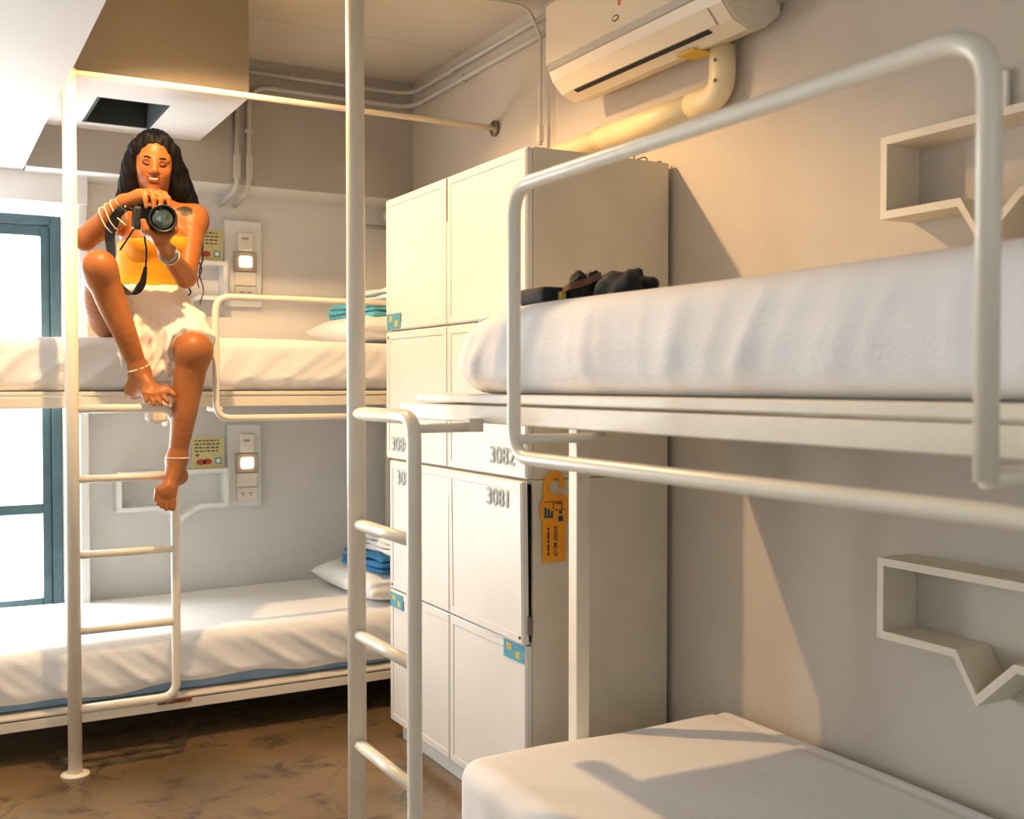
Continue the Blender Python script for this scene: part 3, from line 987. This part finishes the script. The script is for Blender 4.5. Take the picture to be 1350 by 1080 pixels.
P_, F_b = round_box((1.12, 2.03, 1.412), (1.20, 2.115, 1.446), .012, .008)
mesh_np('belt_pad', *round_box((1.115, 1.872, 1.4155), (1.215, 1.985, 1.451), .012, .008), m_black, bg_)
blob('pouch', (1.215, 1.868, 1.436), (.030, .034, .036), .3, m_black, .004, bg_, .5)
blob('main_bag', (1.235, 1.765, 1.432), (.040, .088, .040), -.12, m_black, .006, bg_, .38)
sp_ = smooth_path([(1.165, 1.895, 1.432), (1.160, 1.850, 1.448), (1.180, 1.825, 1.455), (1.205, 1.795, 1.470)], 6)
obj('strap', ribbon(sp_, .014, (0.2, 0, 1), .003), m_curl, bg_)
obj('buckle', box(1.150, 1.165, 1.862, 1.882, 1.418, 1.440, .003), m_ylw, bg_)


# ------------------------------------------------------------------ the person: distance fields turned into meshes
class Field:
    def __init__(self, lo, hi, h):
        self.lo, self.h = np.array(lo, float), h
        n = np.ceil((np.array(hi) - lo) / h).astype(int) + 1
        self.n = n
        self.D = np.full(n, 0.5, np.float32)

    def sl(self, blo, bhi):
        a = np.clip(np.floor((np.array(blo) - self.lo) / self.h).astype(int), 0, self.n - 1)
        b_ = np.clip(np.ceil((np.array(bhi) - self.lo) / self.h).astype(int) + 1, 1, self.n)
        return a, b_

    def grid(self, a, b_):
        return np.meshgrid(*[(np.arange(a[i], b_[i]) * self.h + self.lo[i]).astype(np.float32) for i in range(3)], indexing='ij', sparse=True)

    def put(self, blo, bhi, fn, k, op='add'):
        a, b_ = self.sl(blo, bhi)
        if np.any(b_ <= a):
            return
        X, Y, Z = self.grid(a, b_)
        d = fn(X, Y, Z)
        s = tuple(slice(a[i], b_[i]) for i in range(3))
        D = self.D[s]
        if op == 'sub':
            d = -d
            h = np.clip(.5 - .5 * (d - D) / k, 0, 1)
            self.D[s] = d * (1 - h) + D * h + k * h * (1 - h) if False else np.maximum(D, d)
            return
        h = np.clip(.5 + .5 * (D - d) / k, 0, 1)
        self.D[s] = D * (1 - h) + d * h - k * h * (1 - h)

    def cone(self, a, b_, ra, rb, k=.02):
        a, b_ = np.array(a, float), np.array(b_, float)
        m = max(ra, rb) + k + 3 * self.h
        ba = b_ - a
        L2 = max(ba @ ba, 1e-9)
        def fn(X, Y, Z):
            px, py, pz = X - a[0], Y - a[1], Z - a[2]
            t = np.clip((px * ba[0] + py * ba[1] + pz * ba[2]) / L2, 0, 1)
            return np.sqrt((px - t * ba[0]) ** 2 + (py - t * ba[1]) ** 2 + (pz - t * ba[2]) ** 2) - (ra + (rb - ra) * t)
        self.put(np.minimum(a, b_) - m, np.maximum(a, b_) + m, fn, k)

    def chain(self, pts, rs, k=.01):
        for i in range(len(pts) - 1):
            self.cone(pts[i], pts[i + 1], rs[i], rs[i + 1], k)

    def ell(self, c, r, k=.02, R=None, op='add'):
        c, r = np.array(c, float), np.array(r, float)
        m = r.max() + k + 3 * self.h
        R_ = np.eye(3) if R is None else np.array(R)
        def fn(X, Y, Z):
            p = [X - c[0], Y - c[1], Z - c[2]]
            q = [sum(R_[j][i] * p[j] for j in range(3)) for i in range(3)]
            k0 = np.sqrt(sum((q[i] / r[i]) ** 2 for i in range(3)))
            k1 = np.sqrt(sum((q[i] / r[i] ** 2) ** 2 for i in range(3)))
            return k0 * (k0 - 1) / np.maximum(k1, 1e-6)
        self.put(c - m, c + m, fn, k, op)

    def clip(self, fn):
        X, Y, Z = self.grid(np.zeros(3, int), self.n)
        self.D = np.maximum(self.D, fn(X, Y, Z).astype(np.float32))

    def shift(self, fn):
        X, Y, Z = self.grid(np.zeros(3, int), self.n)
        self.D = self.D + fn(X, Y, Z).astype(np.float32)

    def mesh(self):
        D = self.D
        S = (D < 0)
        n = self.n
        cnt = np.zeros(n - 1, np.uint8)
        for dx in (0, 1):
            for dy in (0, 1):
                for dz in (0, 1):
                    cnt += S[dx:n[0] - 1 + dx, dy:n[1] - 1 + dy, dz:n[2] - 1 + dz]
        act = np.argwhere((cnt > 0) & (cnt < 8))
        idx = np.full(n - 1, -1, np.int32)
        idx[act[:, 0], act[:, 1], act[:, 2]] = np.arange(len(act))
        acc = np.zeros((len(act), 3)); num = np.zeros(len(act))
        cor = [(i, j, k) for i in (0, 1) for j in (0, 1) for k in (0, 1)]
        val = {c: D[act[:, 0] + c[0], act[:, 1] + c[1], act[:, 2] + c[2]] for c in cor}
        for c in cor:
            for ax in range(3):
                if c[ax] == 0:
                    e = list(c); e[ax] = 1; e = tuple(e)
                    a, b_ = val[c], val[e]
                    m = (a < 0) != (b_ < 0)
                    t = np.where(m, a / np.where(m, a - b_, 1), 0)
                    p = np.array(c, float)[None, :].repeat(len(act), 0)
                    p[:, ax] = t
                    acc += p * m[:, None]; num += m
        V = (act + acc / num[:, None]) * self.h + self.lo
        Q = []
        for ax in range(3):
            u, v = [(1, 2), (2, 0), (0, 1)][ax]
            s0 = [slice(None)] * 3; s1 = [slice(None)] * 3
            s0[ax] = slice(0, -1); s1[ax] = slice(1, None)
            ch = S[tuple(s0)] != S[tuple(s1)]
            e = np.argwhere(ch)
            ok = (e[:, u] > 0) & (e[:, v] > 0) & (e[:, u] < n[u] - 1) & (e[:, v] < n[v] - 1)
            e = e[ok]
            ins = S[e[:, 0], e[:, 1], e[:, 2]]
            q = []
            for du, dv in ((-1, -1), (0, -1), (0, 0), (-1, 0)):
                c = e.copy(); c[:, u] += du; c[:, v] += dv
                q.append(idx[c[:, 0], c[:, 1], c[:, 2]])
            q = np.stack(q, 1)
            q[~ins] = q[~ins][:, ::-1]
            Q.append(q)
        Q = np.concatenate(Q)
        Q = Q[(Q >= 0).all(1)]
        # two rounds of light smoothing
        for _ in range(2):
            s = np.zeros_like(V); c = np.zeros(len(V))
            for i in range(4):
                np.add.at(s, Q[:, i], V[Q[:, (i + 1) % 4]] + V[Q[:, i - 1]]); np.add.at(c, Q[:, i], 2)
            V = V * .5 + .5 * s / np.maximum(c, 1)[:, None]
        return V, Q


def field_obj(name, fld, m, parent):
    V, Q = fld.mesh()
    return mesh_np(name, V, Q, m, parent), V


pe = thing('person', 'person in yellow tube top and white skirt sitting on a top bunk with a camera', 'person', (0.72, 3.98, 1.413))
rsh, lsh = W(155, 284, 3.955), W(255, 288, 3.935)
rel, rwr = W(111, 316, 3.78), W(163, 267, 3.655)
lel, lwr = W(245, 366, 3.82), W(219, 331, 3.665)
rhip, lhip = np.array([.612, 4.00, 1.485]), np.array([.785, 3.99, 1.50])
rkn, ran = W(131, 354, 3.66), W(184, 489, 3.70)
lkn, lan = W(256, 463, 3.63), W(233, 606, 3.64)
mid = lambda a, b_, t: np.array(a) * (1 - t) + np.array(b_) * t

B = Field((.40, 3.46, .80), (1.0, 4.18, 2.17), .0033)
# torso
TOR = [((.722, 4.00, 1.505), (.135, .100, .095)), ((.730, 3.985, 1.60), (.108, .080, .11)), ((.745, 3.955, 1.735), (.118, .088, .115))]
for c, r in TOR:
    B.ell(c, r, .06)
B.ell((.640, 4.00, 1.485), (.085, .10, .080), .04)
BR = [((.695, 3.878, 1.752), (.050, .042, .048)), ((.795, 3.875, 1.752), (.050, .042, .048))]
for c, r in BR:
    B.ell(c, r, .03)
B.cone(rsh, lsh, .046, .046, .05)
nb, nt_ = np.array([.747, 3.945, 1.86]), np.array([.738, 3.915, 1.965])
B.cone(nb + (0, .005, 0), nt_, .050, .043, .03)
B.cone(mid(rsh, lsh, .12) + (0, 0, .01), nb + (0, .01, .02), .030, .040, .03)
B.cone(mid(rsh, lsh, .88) + (0, 0, .01), nb + (0, .01, .02), .030, .040, .03)
B.cone(mid(rsh, lsh, .14) + (0, -.030, .004), nb + (-.012, -.036, -.012), .010, .009, .015)
B.cone(mid(rsh, lsh, .86) + (0, -.030, .004), nb + (.012, -.036, -.012), .010, .009, .015)


def limb(pts, rs, k):
    # resample the joints smoothly so the limb tapers without lumps
    q = smooth_path([tuple(p) for p in pts], 5)
    n = len(pts) - 1
    u = np.linspace(0, n, len(q))
    rr_ = np.interp(u, range(n + 1), rs)
    rr_ = np.convolve(np.pad(rr_, 2, mode='edge'), np.ones(5) / 5, 'valid')
    for i in range(len(q) - 1):
        B.cone(q[i], q[i + 1], rr_[i], rr_[i + 1], k if i < 2 else .0025)


# arms
limb([rsh, mid(rsh, rel, .45), rel], [.047, .042, .034], .03)
limb([rel, mid(rel, rwr, .3), rwr], [.034, .036, .024], .012)
limb([lsh, mid(lsh, lel, .45), lel], [.047, .042, .034], .03)
limb([lel, mid(lel, lwr, .3), lwr], [.034, .036, .024], .012)
# legs
limb([rhip, mid(rhip, rkn, .5) + (-.012, 0, -.01), rkn], [.080, .068, .052], .03)
limb([rkn, mid(rkn, ran, .3) + (0, .012, 0), mid(rkn, ran, .62), ran], [.050, .048, .038, .027], .015)
B.ell(rkn + (0, -.012, .004), (.044, .044, .05), .02)
limb([lhip, mid(lhip, lkn, .5), lkn], [.085, .076, .058], .03)
limb([lkn, mid(lkn, lan, .3) + (0, .014, 0), mid(lkn, lan, .62), lan], [.053, .050, .040, .028], .015)
B.ell(lkn + (0, -.012, .004), (.046, .044, .052), .02)

# head
HC, HS = np.array([.734, 3.895, 2.028]), .90
yawh, pit, roll = math.atan2(-.734, -3.895) + math.radians(0), math.radians(15), math.radians(4)
hf = np.array([-.15 * math.cos(pit), -.988 * math.cos(pit), -math.sin(pit)]); hf /= np.linalg.norm(hf)
hx = np.cross([0, 0, 1], hf); hx /= np.linalg.norm(hx); hx = -hx     # image right when facing the camera
hx = -np.cross(hf, [0, 0, 1.0]) if False else hx
hx = np.array([.988, -.15, 0.0])
hz = np.cross(hf, hx); hz = hz if hz[2] > 0 else -hz
hx2 = hx * math.cos(roll) - hz * math.sin(roll); hz2 = hz * math.cos(roll) + hx * math.sin(roll)
HR = np.stack([hx2, hf, hz2], 1)


def hp(x, y, z):
    return HC + HR @ (np.array([x, y, z]) * HS)


def hell(c, r, k, op='add', fld=None):
    (fld or B).ell(hp(*c), np.array(r) * HS, k, HR, op)


hell((0, -.012, .030), (.076, .094, .086), .02)
hell((0, .026, -.018), (.064, .066, .088), .025)
hell((0, .032, -.068), (.046, .048, .040), .025)
hell((0, .070, -.096), (.018, .016, .014), .02)
hell((0, .078, -.060), (.026, .014, .016), .012)
for sx in (-1, 1):
    hell((sx * .036, .062, -.028), (.024, .022, .022), .018)
    hell((sx * .030, .074, .016), (.022, .012, .008), .012)
    hell((sx * .029, .096, .004), (.014, .014, .011), .004, 'sub')
    hell((sx * .029, .0715, .001), (.0155, .0135, .010), .004)
    hell((sx * .012, .094, -.030), (.009, .009, .007), .006)
    hell((sx * .078, -.005, -.005), (.009, .020, .030), .006)
B.cone(hp(0, .084, .014), hp(0, .104, -.022), .007 * HS, .0105 * HS, .010)
hell((0, .104, -.026), (.0115, .010, .009), .006)
# lips
hell((0, .0905, -.049), (.023, .007, .0045), .004)
hell((0, .0895, -.066), (.020, .008, .0055), .004)
B.cone(nt_, hp(0, -.01, -.05), .043, .045, .03)


# hands
def hand(wr, palm, knk, tips, mids, th, k=.006):
    """wrist, palm centre, 4 knuckles, 4 finger middle joints, 4 tips, thumb chain"""
    B.cone(wr, palm, .023, .026, .014)
    for kp in knk:
        B.cone(palm, kp, .019, .0115, .012)
    for a, m_, t, r in zip(knk, mids, tips, (.0085, .0092, .0090, .0078)):
        B.chain([a, m_, t], [.0098, r, r * .82], k)
    B.chain(th, [.013, .0105, .0085], .008)


# right hand over the camera top, fingers bending down in front of it
hand(rwr, W(184, 260, 3.615),
     [W(217, 257, 3.575), W(209, 254, 3.575), W(199, 253, 3.58), W(190, 257, 3.59)],
     [W(223, 272, 3.545), W(211, 274, 3.545), W(203, 274, 3.55), W(193, 273, 3.56)],
     [W(222, 262, 3.55), W(213, 263, 3.548), W(203, 262, 3.55), W(192, 263, 3.562)],
     [W(180, 265, 3.63), W(186, 276, 3.65), W(194, 283, 3.665)])
# left hand cupping the lens from below
hand(lwr, W(212, 316, 3.605),
     [W(204, 312, 3.575), W(201, 310, 3.595), W(199, 311, 3.615), W(198, 313, 3.635)],
     [W(190, 291, 3.570), W(188, 291, 3.592), W(187, 292, 3.613), W(187, 294, 3.634)],
     [W(193, 302, 3.570), W(190, 302, 3.592), W(189, 303, 3.613), W(189, 304, 3.634)],
     [W(219, 314, 3.61), W(230, 304, 3.595), W(231, 290, 3.585)])


# feet
def foot(an, heel, ball, toes, r0=.031):
    B.cone(an, heel, .030, .026, .02)
    B.cone(an, ball, .030, .022, .02)
    B.cone(heel, ball, .024, .018, .02)
    for t0, t1, r in toes:
        B.cone(ball, t0, .018, .013, .014)
        B.chain([t0, mid(t0, t1, .6), t1], [.0115, r, r * .9], .005)


foot(ran, W(176, 515, 3.74), W(200, 515, 3.645), [
    (W(219, 513, 3.625), W(229, 521, 3.598), .0115), (W(213, 519, 3.618), W(221, 530, 3.592), .0085), (W(205, 521, 3.615), W(212, 533, 3.590), .0085),
    (W(198, 521, 3.616), W(203, 533, 3.592), .008), (W(191, 519, 3.622), W(193, 529, 3.602), .0075)])
foot(lan, W(236, 628, 3.70), W(222, 645, 3.595), [
    (W(227, 652, 3.585), W(227, 670, 3.574), .0115), (W(221, 654, 3.583), W(219, 671, 3.572), .0085), (W(216, 653, 3.584), W(213, 668, 3.574), .0083),
    (W(212, 650, 3.586), W(208, 664, 3.577), .0078), (W(209, 646, 3.590), W(204.5, 659, 3.582), .0072)])

m_skin = mat('brown_skin', (160, 97, 44), 0.45, 0.06, 20, 0.06, 160, sss=0.06, spec=0.35)
nt = m_skin.node_tree
bs = nt.nodes['Principled BSDF']
srcc = bs.inputs['Base Color'].links[0].from_socket
at_ = nt.nodes.new('ShaderNodeAttribute'); at_.attribute_name = 'tint'
mxx = nt.nodes.new('ShaderNodeMixRGB'); mxx.blend_type = 'MULTIPLY'; mxx.inputs[0].default_value = 1
nt.links.new(srcc, mxx.inputs[1]); nt.links.new(at_.outputs['Color'], mxx.inputs[2]); nt.links.new(mxx.outputs[0], bs.inputs['Base Color'])
body, V = field_obj('body', B, m_skin, pe)
tint = np.ones((len(V), 4), np.float32)


def near(c, r):
    return np.linalg.norm((V - c) / np.array(r), axis=1) < 1


L = (V - HC) @ HR / HS
lip = (np.abs(L[:, 0]) < .026) & (L[:, 1] > .06) & (L[:, 2] < -.044 - 0 * L[:, 0]) & (L[:, 2] > -.074 + L[:, 0] ** 2 * 20)
tint[lip, :3] = (.72, .42, .50)
for sx in (-1, 1):
    ey = (np.linalg.norm((L - np.array([sx * .030, .08, .001])) / np.array([.018, .03, .0105]), axis=1) < 1)
    tint[ey, :3] = (.62, .55, .58)
    ck = np.clip(1.2 - np.linalg.norm((L - np.array([sx * .036, .075, -.030])) / np.array([.024, .05, .018]), axis=1), 0, 1)[:, None]
    tint[:, :3] *= 1 - ck * np.array([.0, .10, .08])
# shoulder tattoo, as in the photo
tc_ = W(243, 279, 3.90)
dv = V - tc_
tat = (np.abs(dv[:, 0] + .3 * dv[:, 2]) < .024 + .004 * np.sin(dv[:, 2] * 200)) & (np.abs(dv[:, 2]) < .018 - 14 * dv[:, 0] ** 2) & (V[:, 1] < 3.935)
tint[tat, :3] = (.10, .13, .17)
ca_ = body.data.color_attributes.new('tint', 'FLOAT_COLOR', 'POINT')
ca_.data.foreach_set('color', tint.ravel())
del B

# face details
for sx in (-1, 1):
    pts = [hp(sx * .014, .089, .019), hp(sx * .026, .0915, .0245), hp(sx * .040, .083, .021), hp(sx * .048, .072, .014)]
    obj('eyebrow', tube(smooth_path(pts, 4), [.0020] * 4 + [.0026] * 4 + [.0020] * 4 + [.0012], 8), m_hair, pe, True)
    pts = [hp(sx * .015, .0845, -.003), hp(sx * .024, .0885, -.0065), hp(sx * .034, .0855, -.0065), hp(sx * .044, .0770, -.001)]
    obj('eyelashes', tube(smooth_path(pts, 4), [.0012] + [.0027] * 11 + [.0014], 8), m_hair, pe, True)
pts = [hp(-.019, .0885, -.0540), hp(-.010, .0935, -.0568), hp(0, .0950, -.0578), hp(.010, .0935, -.0568), hp(.019, .0885, -.0540)]
obj('teeth', ribbon(smooth_path(pts, 4), [.001, .003, .0045] + [.0058] * 11 + [.0045, .003, .001], tuple(hz2), .003), m_teeth, pe, True)

# hair: cap, long falls on both sides, back mass
Hh = Field((.52, 3.70, 1.72), (.98, 4.12, 2.19), .0036)
hell((0, -.018, .034), (.084, .102, .093), .02, fld=Hh)
hell((0, -.055, -.02), (.086, .070, .100), .03, fld=Hh)
for sx in (-1, 1):
    Hh.chain([hp(sx * .030, .045, .098), hp(sx * .072, .030, .050), hp(sx * .084, .012, -.010), hp(sx * .088, -.005, -.07)], [.016, .018, .020, .022], .02)
rfall = [hp(-.074, -.005, .01), W(173, 226, 3.91), W(169, 246, 3.93), W(162, 264, 3.945), W(166, 282, 3.99)]
lfall = [hp(.076, -.005, .01), W(236, 228, 3.91), W(243, 248, 3.92), W(252, 264, 3.935), W(261, 276, 3.96)]
Hh.chain(rfall, [.024, .026, .027, .022, .012], .025)
Hh.chain(lfall, [.024, .026, .026, .019, .008], .025)
Hh.chain([hp(.060, -.02, -.05), W(236, 250, 3.93), W(246, 268, 3.945)], [.034, .034, .022], .025)
Hh.chain([hp(-.060, -.02, -.05), W(176, 250, 3.95), W(174, 268, 3.97)], [.034, .034, .022], .025)
Hh.chain([hp(0, -.06, -.05), (.745, 4.01, 1.90), (.75, 4.05, 1.80)], [.07, .07, .04], .03)
# face opening
hell((0, .085, -.030), (.063, .080, .094), .01, 'sub', Hh)
hell((0, .090, .012), (.060, .070, .066), .01, 'sub', Hh)
ang = lambda X, Y, Z: np.arctan2(X - HC[0], HC[1] - Y + .10)
Hh.shift(lambda X, Y, Z: .0014 * np.sin(ang(X, Y, Z) * 46 + 3 * np.sin(Z * 22)) + .0008 * np.sin(ang(X, Y, Z) * 97 + Z * 30))
hair, _ = field_obj('hair', Hh, m_hair, pe)
del Hh
# loose curls beside her arm
rr = random.Random(2)
for x0, y0, x1, y1, ph, w in ((264, 284, 266, 402, 0, 2.4), (267, 300, 262, 380, 2.2, 2.2), (251, 370, 248, 408, 1, 1.6), (133, 300, 131, 322, 0.5, 1.2)):
    pts = []
    for k in range(26):
        t = k / 25
        pts.append(W(x0 + (x1 - x0) * t + w * math.sin(t * 17 + ph) * min(1, t * 3), y0 + (y1 - y0) * t, 3.955 + .008 * math.cos(t * 17 + ph)))
    obj('curl', tube(smooth_path(pts, 2), [.0042 * (1 - .55 * k / 50) for k in range(51)], 8), m_curl, pe, True)

# tube top
T_ = Field((.55, 3.78, 1.48), (.94, 4.10, 1.82), .0036)
for c, r in TOR:
    T_.ell(c, np.array(r) + .007, .06)
for c, r in BR:
    T_.ell(c, np.array(r) + .007, .035)
T_.clip(lambda X, Y, Z: Z - (1.760 + .10 * (X - .745)))
T_.clip(lambda X, Y, Z: (1.553 - .10 * (X - .74)) - Z)
T_.shift(lambda X, Y, Z: -.0022 * np.exp(-((Z - 1.583 + .10 * (X - .74)) / .022) ** 2) * (1 + np.sin(Z * 420)) - .0012 * np.sin(X * 40 + Z * 60) * np.sin(Z * 35))
field_obj('tube_top', T_, m_top, pe)
del T_

# skirt
K = Field((.46, 3.54, 1.14), (.98, 4.18, 1.66), .0042)
K.ell((.740, 4.00, 1.51), (.132, .116, .106), .05)
K.ell((.729, 3.985, 1.585), (.118, .092, .05), .05)
kl = mid(lhip, lkn, .90)
K.chain([lhip, mid(lhip, lkn, .5), kl], [.098, .092, .079], .04)
K.chain([mid(rhip, lhip, .38) + (0, -.02, .01), mid(rhip, lhip, .38) + (0, -.12, .03)], [.09, .06], .04)
# cloth hanging between the legs over the mattress edge
top_a, top_b = W(172, 432, 3.80), W(238, 455, 3.72)
for t in np.linspace(0, 1, 7):
    a = mid(top_a, top_b, t)
    e = W(184 + 52 * t, 500 - 18 * t + 6 * math.sin(t * 9), 3.735 - .02 * t)
    K.chain([mid(rhip, lhip, t) + (0, -.10, .03), a, e], [.05, .030, .012], .03)
K.chain([W(170, 425, 3.80), W(190, 500, 3.735)], [.03, .012], .02)
K.clip(lambda X, Y, Z: Z - 1.605)
kd = (lkn - lhip) / np.linalg.norm(lkn - lhip)
K.clip(lambda X, Y, Z: ((X - kl[0]) * kd[0] + (Y - kl[1]) * kd[1] + (Z - kl[2]) * kd[2]) - .018 - .012 * np.sin(X * 40))
K.shift(lambda X, Y, Z: -.0085 * (1 - np.abs(np.sin(X * 62 + Z * 14 + 2.5 * np.sin(Z * 9 + Y * 8)))) ** 1.5 * np.clip((1.56 - Z) / .08, .15, 1) - .0018 * np.sin(X * 33 - Z * 90) - .0045 * (1 - np.abs(np.sin(X * 118 - Z * 22 + 3 * np.sin(Z * 13 + X * 7)))) ** 2 * np.clip((1.55 - Z) / .08, .1, 1))
field_obj('skirt', K, m_skirt, pe)
del K
# a flap of the skirt hem hanging under the foot
bm = bmesh.new()
gr = []
for j in range(10):
    row = []
    for i in range(12):
        u, v = i / 11, j / 9
        p = W(192 + 34 * u - 4 * v * math.sin(u * 4), 502 + 58 * v * (1 - .25 * abs(u - .5)), 3.745 + .010 * math.sin(u * 9 + v * 2))
        row.append(bm.verts.new(p))
    gr.append(row)
for j in range(9):
    for i in range(11):
        bm.faces.new((gr[j][i], gr[j][i + 1], gr[j + 1][i + 1], gr[j + 1][i]))
o = obj('skirt_hem', bm, m_skirt, pe, True)
sm = o.modifiers.new('thickness', 'SOLIDIFY'); sm.thickness = .003


# bracelets and anklets
def band(name, c, axis, r, th, m, n=40, wob=0, sag=0):
    c, ax = Vector(c), Vector(axis).normalized()
    u = ax.orthogonal().normalized(); v = ax.cross(u)
    pts = [c + (u * math.cos(2 * math.pi * k / n) + v * math.sin(2 * math.pi * k / n)) * (r + wob * math.sin(k * 1.9)) for k in range(n)]
    for p in pts:
        if sag and p.z < c.z: p.z -= sag * (c.z - p.z) / r
    obj(name, tube(pts, th, 8, closed=True), m, pe, True)


da = rwr - rel
for t, r, sg in ((.97, .0265, 0), (.86, .031, .02), (.74, .0345, .035), (.62, .0375, .03)):
    band('bracelet', mid(rel, rwr, t), da + np.array([.02 * sg, 0, 0]), r, .0017, m_bead, 40, .0006, sg)
obj('bracelet', tube([W(150, 283, 3.66), W(160, 292, 3.64), W(166, 297, 3.635)], .002, 8), m_bead, pe, True)
obj('bracelet', tube([W(164, 262, 3.63), W(166, 280, 3.63), W(168, 297, 3.635)], .002, 8), m_bead, pe, True)
band('watch', mid(lel, lwr, .92), lwr - lel, .028, .0062, m_grey, 30, .0012)
band('bracelet', mid(lel, lwr, .80), lwr - lel, .031, .0022, m_bead, 40)
band('anklet', mid(rkn, ran, .97), ran - rkn, .0345, .0036, m_bead, 36, .0014)
band('anklet', mid(lkn, lan, .98), (lan - lkn) + np.array([.05, 0, 0]), .0385, .0022, m_bead, 36)

# ------------------------------------------------------------------ the camera she holds
lc = W(211, 289, 3.60)
pc = thing('photo_camera', 'black camera with a neck strap held in the hands of the woman', 'camera', tuple(lc))
cd = Vector((-.05, -.97, -.10)).normalized()
cxv = Vector((.985, -.05, -.05)); cxv = (cxv - cd * cxv.dot(cd)).normalized()
czv = cxv.cross(cd); czv = czv if czv.z > 0 else -czv
LCv = Vector(lc)


def cbox(name, x0, x1, y0, y1, z0, z1, bev, m, par=pc):
    bm = box(x0, x1, y0, y1, z0, z1, bev, 3)
    for v in bm.verts:
        v.co = LCv + cxv * v.co.x + cd * v.co.y + czv * v.co.z
    return obj(name, bm, m, par)


cbox('camera_body', -.082, .050, -.055, -.012, -.040, .040, .010, m_cam)
cbox('viewfinder_hump', -.026, .026, -.050, -.004, .038, .062, .008, m_cam)
cbox('grip', -.084, -.056, -.014, .010, -.038, .034, .009, m_cam)
prof_ = [(-.014, .033), (.006, .034), (.008, .036), (.030, .036), (.032, .039), (.055, .041), (.070, .044), (.0705, .0405), (.058, .036)]
bm = bmesh.new()
rings = [[bm.verts.new(LCv + cd * y + (cxv * math.cos(2 * math.pi * k / 36) + czv * math.sin(2 * math.pi * k / 36)) * r) for k in range(36)] for y, r in prof_]
for i in range(len(rings) - 1):
    for k in range(36):
        bm.faces.new((rings[i][k], rings[i][(k + 1) % 36], rings[i + 1][(k + 1) % 36], rings[i + 1][k]))
bm.faces.new(rings[0][::-1])
ln = obj('lens_barrel', bm, m_cam, pc, True)
bm = bmesh.new()
rings = [[bm.verts.new(LCv + cd * y + (cxv * math.cos(2 * math.pi * k / 36) + czv * math.sin(2 * math.pi * k / 36)) * r) for k in range(36)] for y, r in ((.057, .037), (.061, .030), (.064, .020), (.0655, .009))]
for i in range(3):
    for k in range(36):
        bm.faces.new((rings[i][k], rings[i][(k + 1) % 36], rings[i + 1][(k + 1) % 36], rings[i + 1][k]))
bm.faces.new(rings[-1]); bm.faces.new(rings[0][::-1])
obj('lens_glass', bm, m_lensglass, ln, True)
# strap loop hanging below the camera
a0 = LCv - cxv * .083 + cd * -.03 + czv * .02
sp_ = smooth_path([a0, Vector(W(160, 276, 3.63)), Vector(W(146, 302, 3.68)), Vector(W(146, 328, 3.70)), Vector(W(151, 356, 3.71)), Vector(W(160, 378, 3.715)), Vector(W(174, 386, 3.72)), Vector(W(187, 375, 3.725)), Vector(W(192, 352, 3.73))], 6)
n_ = len(sp_)
wd = lambda t: (math.cos(t * 3.6 - .2), -.55, .25 * math.sin(t * 5))
obj('strap', ribbon(sp_, [.012 + .022 * min(1, i / 10, (n_ - 1 - i) / 8) for i in range(n_)], wd, .003), m_black, pc)
obj('strap_cord', tube(smooth_path([Vector(W(192, 353, 3.73)), Vector(W(193, 330, 3.72)), Vector(W(191, 312, 3.68)), LCv + cxv * -.02 + cd * -.045 + czv * -.030], 5), .0035, 8), m_black, pc, True)
obj('strap_cord', tube(smooth_path([Vector(W(178, 300, 3.70)), Vector(W(168, 315, 3.72)), Vector(W(158, 330, 3.73))], 5), .003, 8), m_black, pc, True)
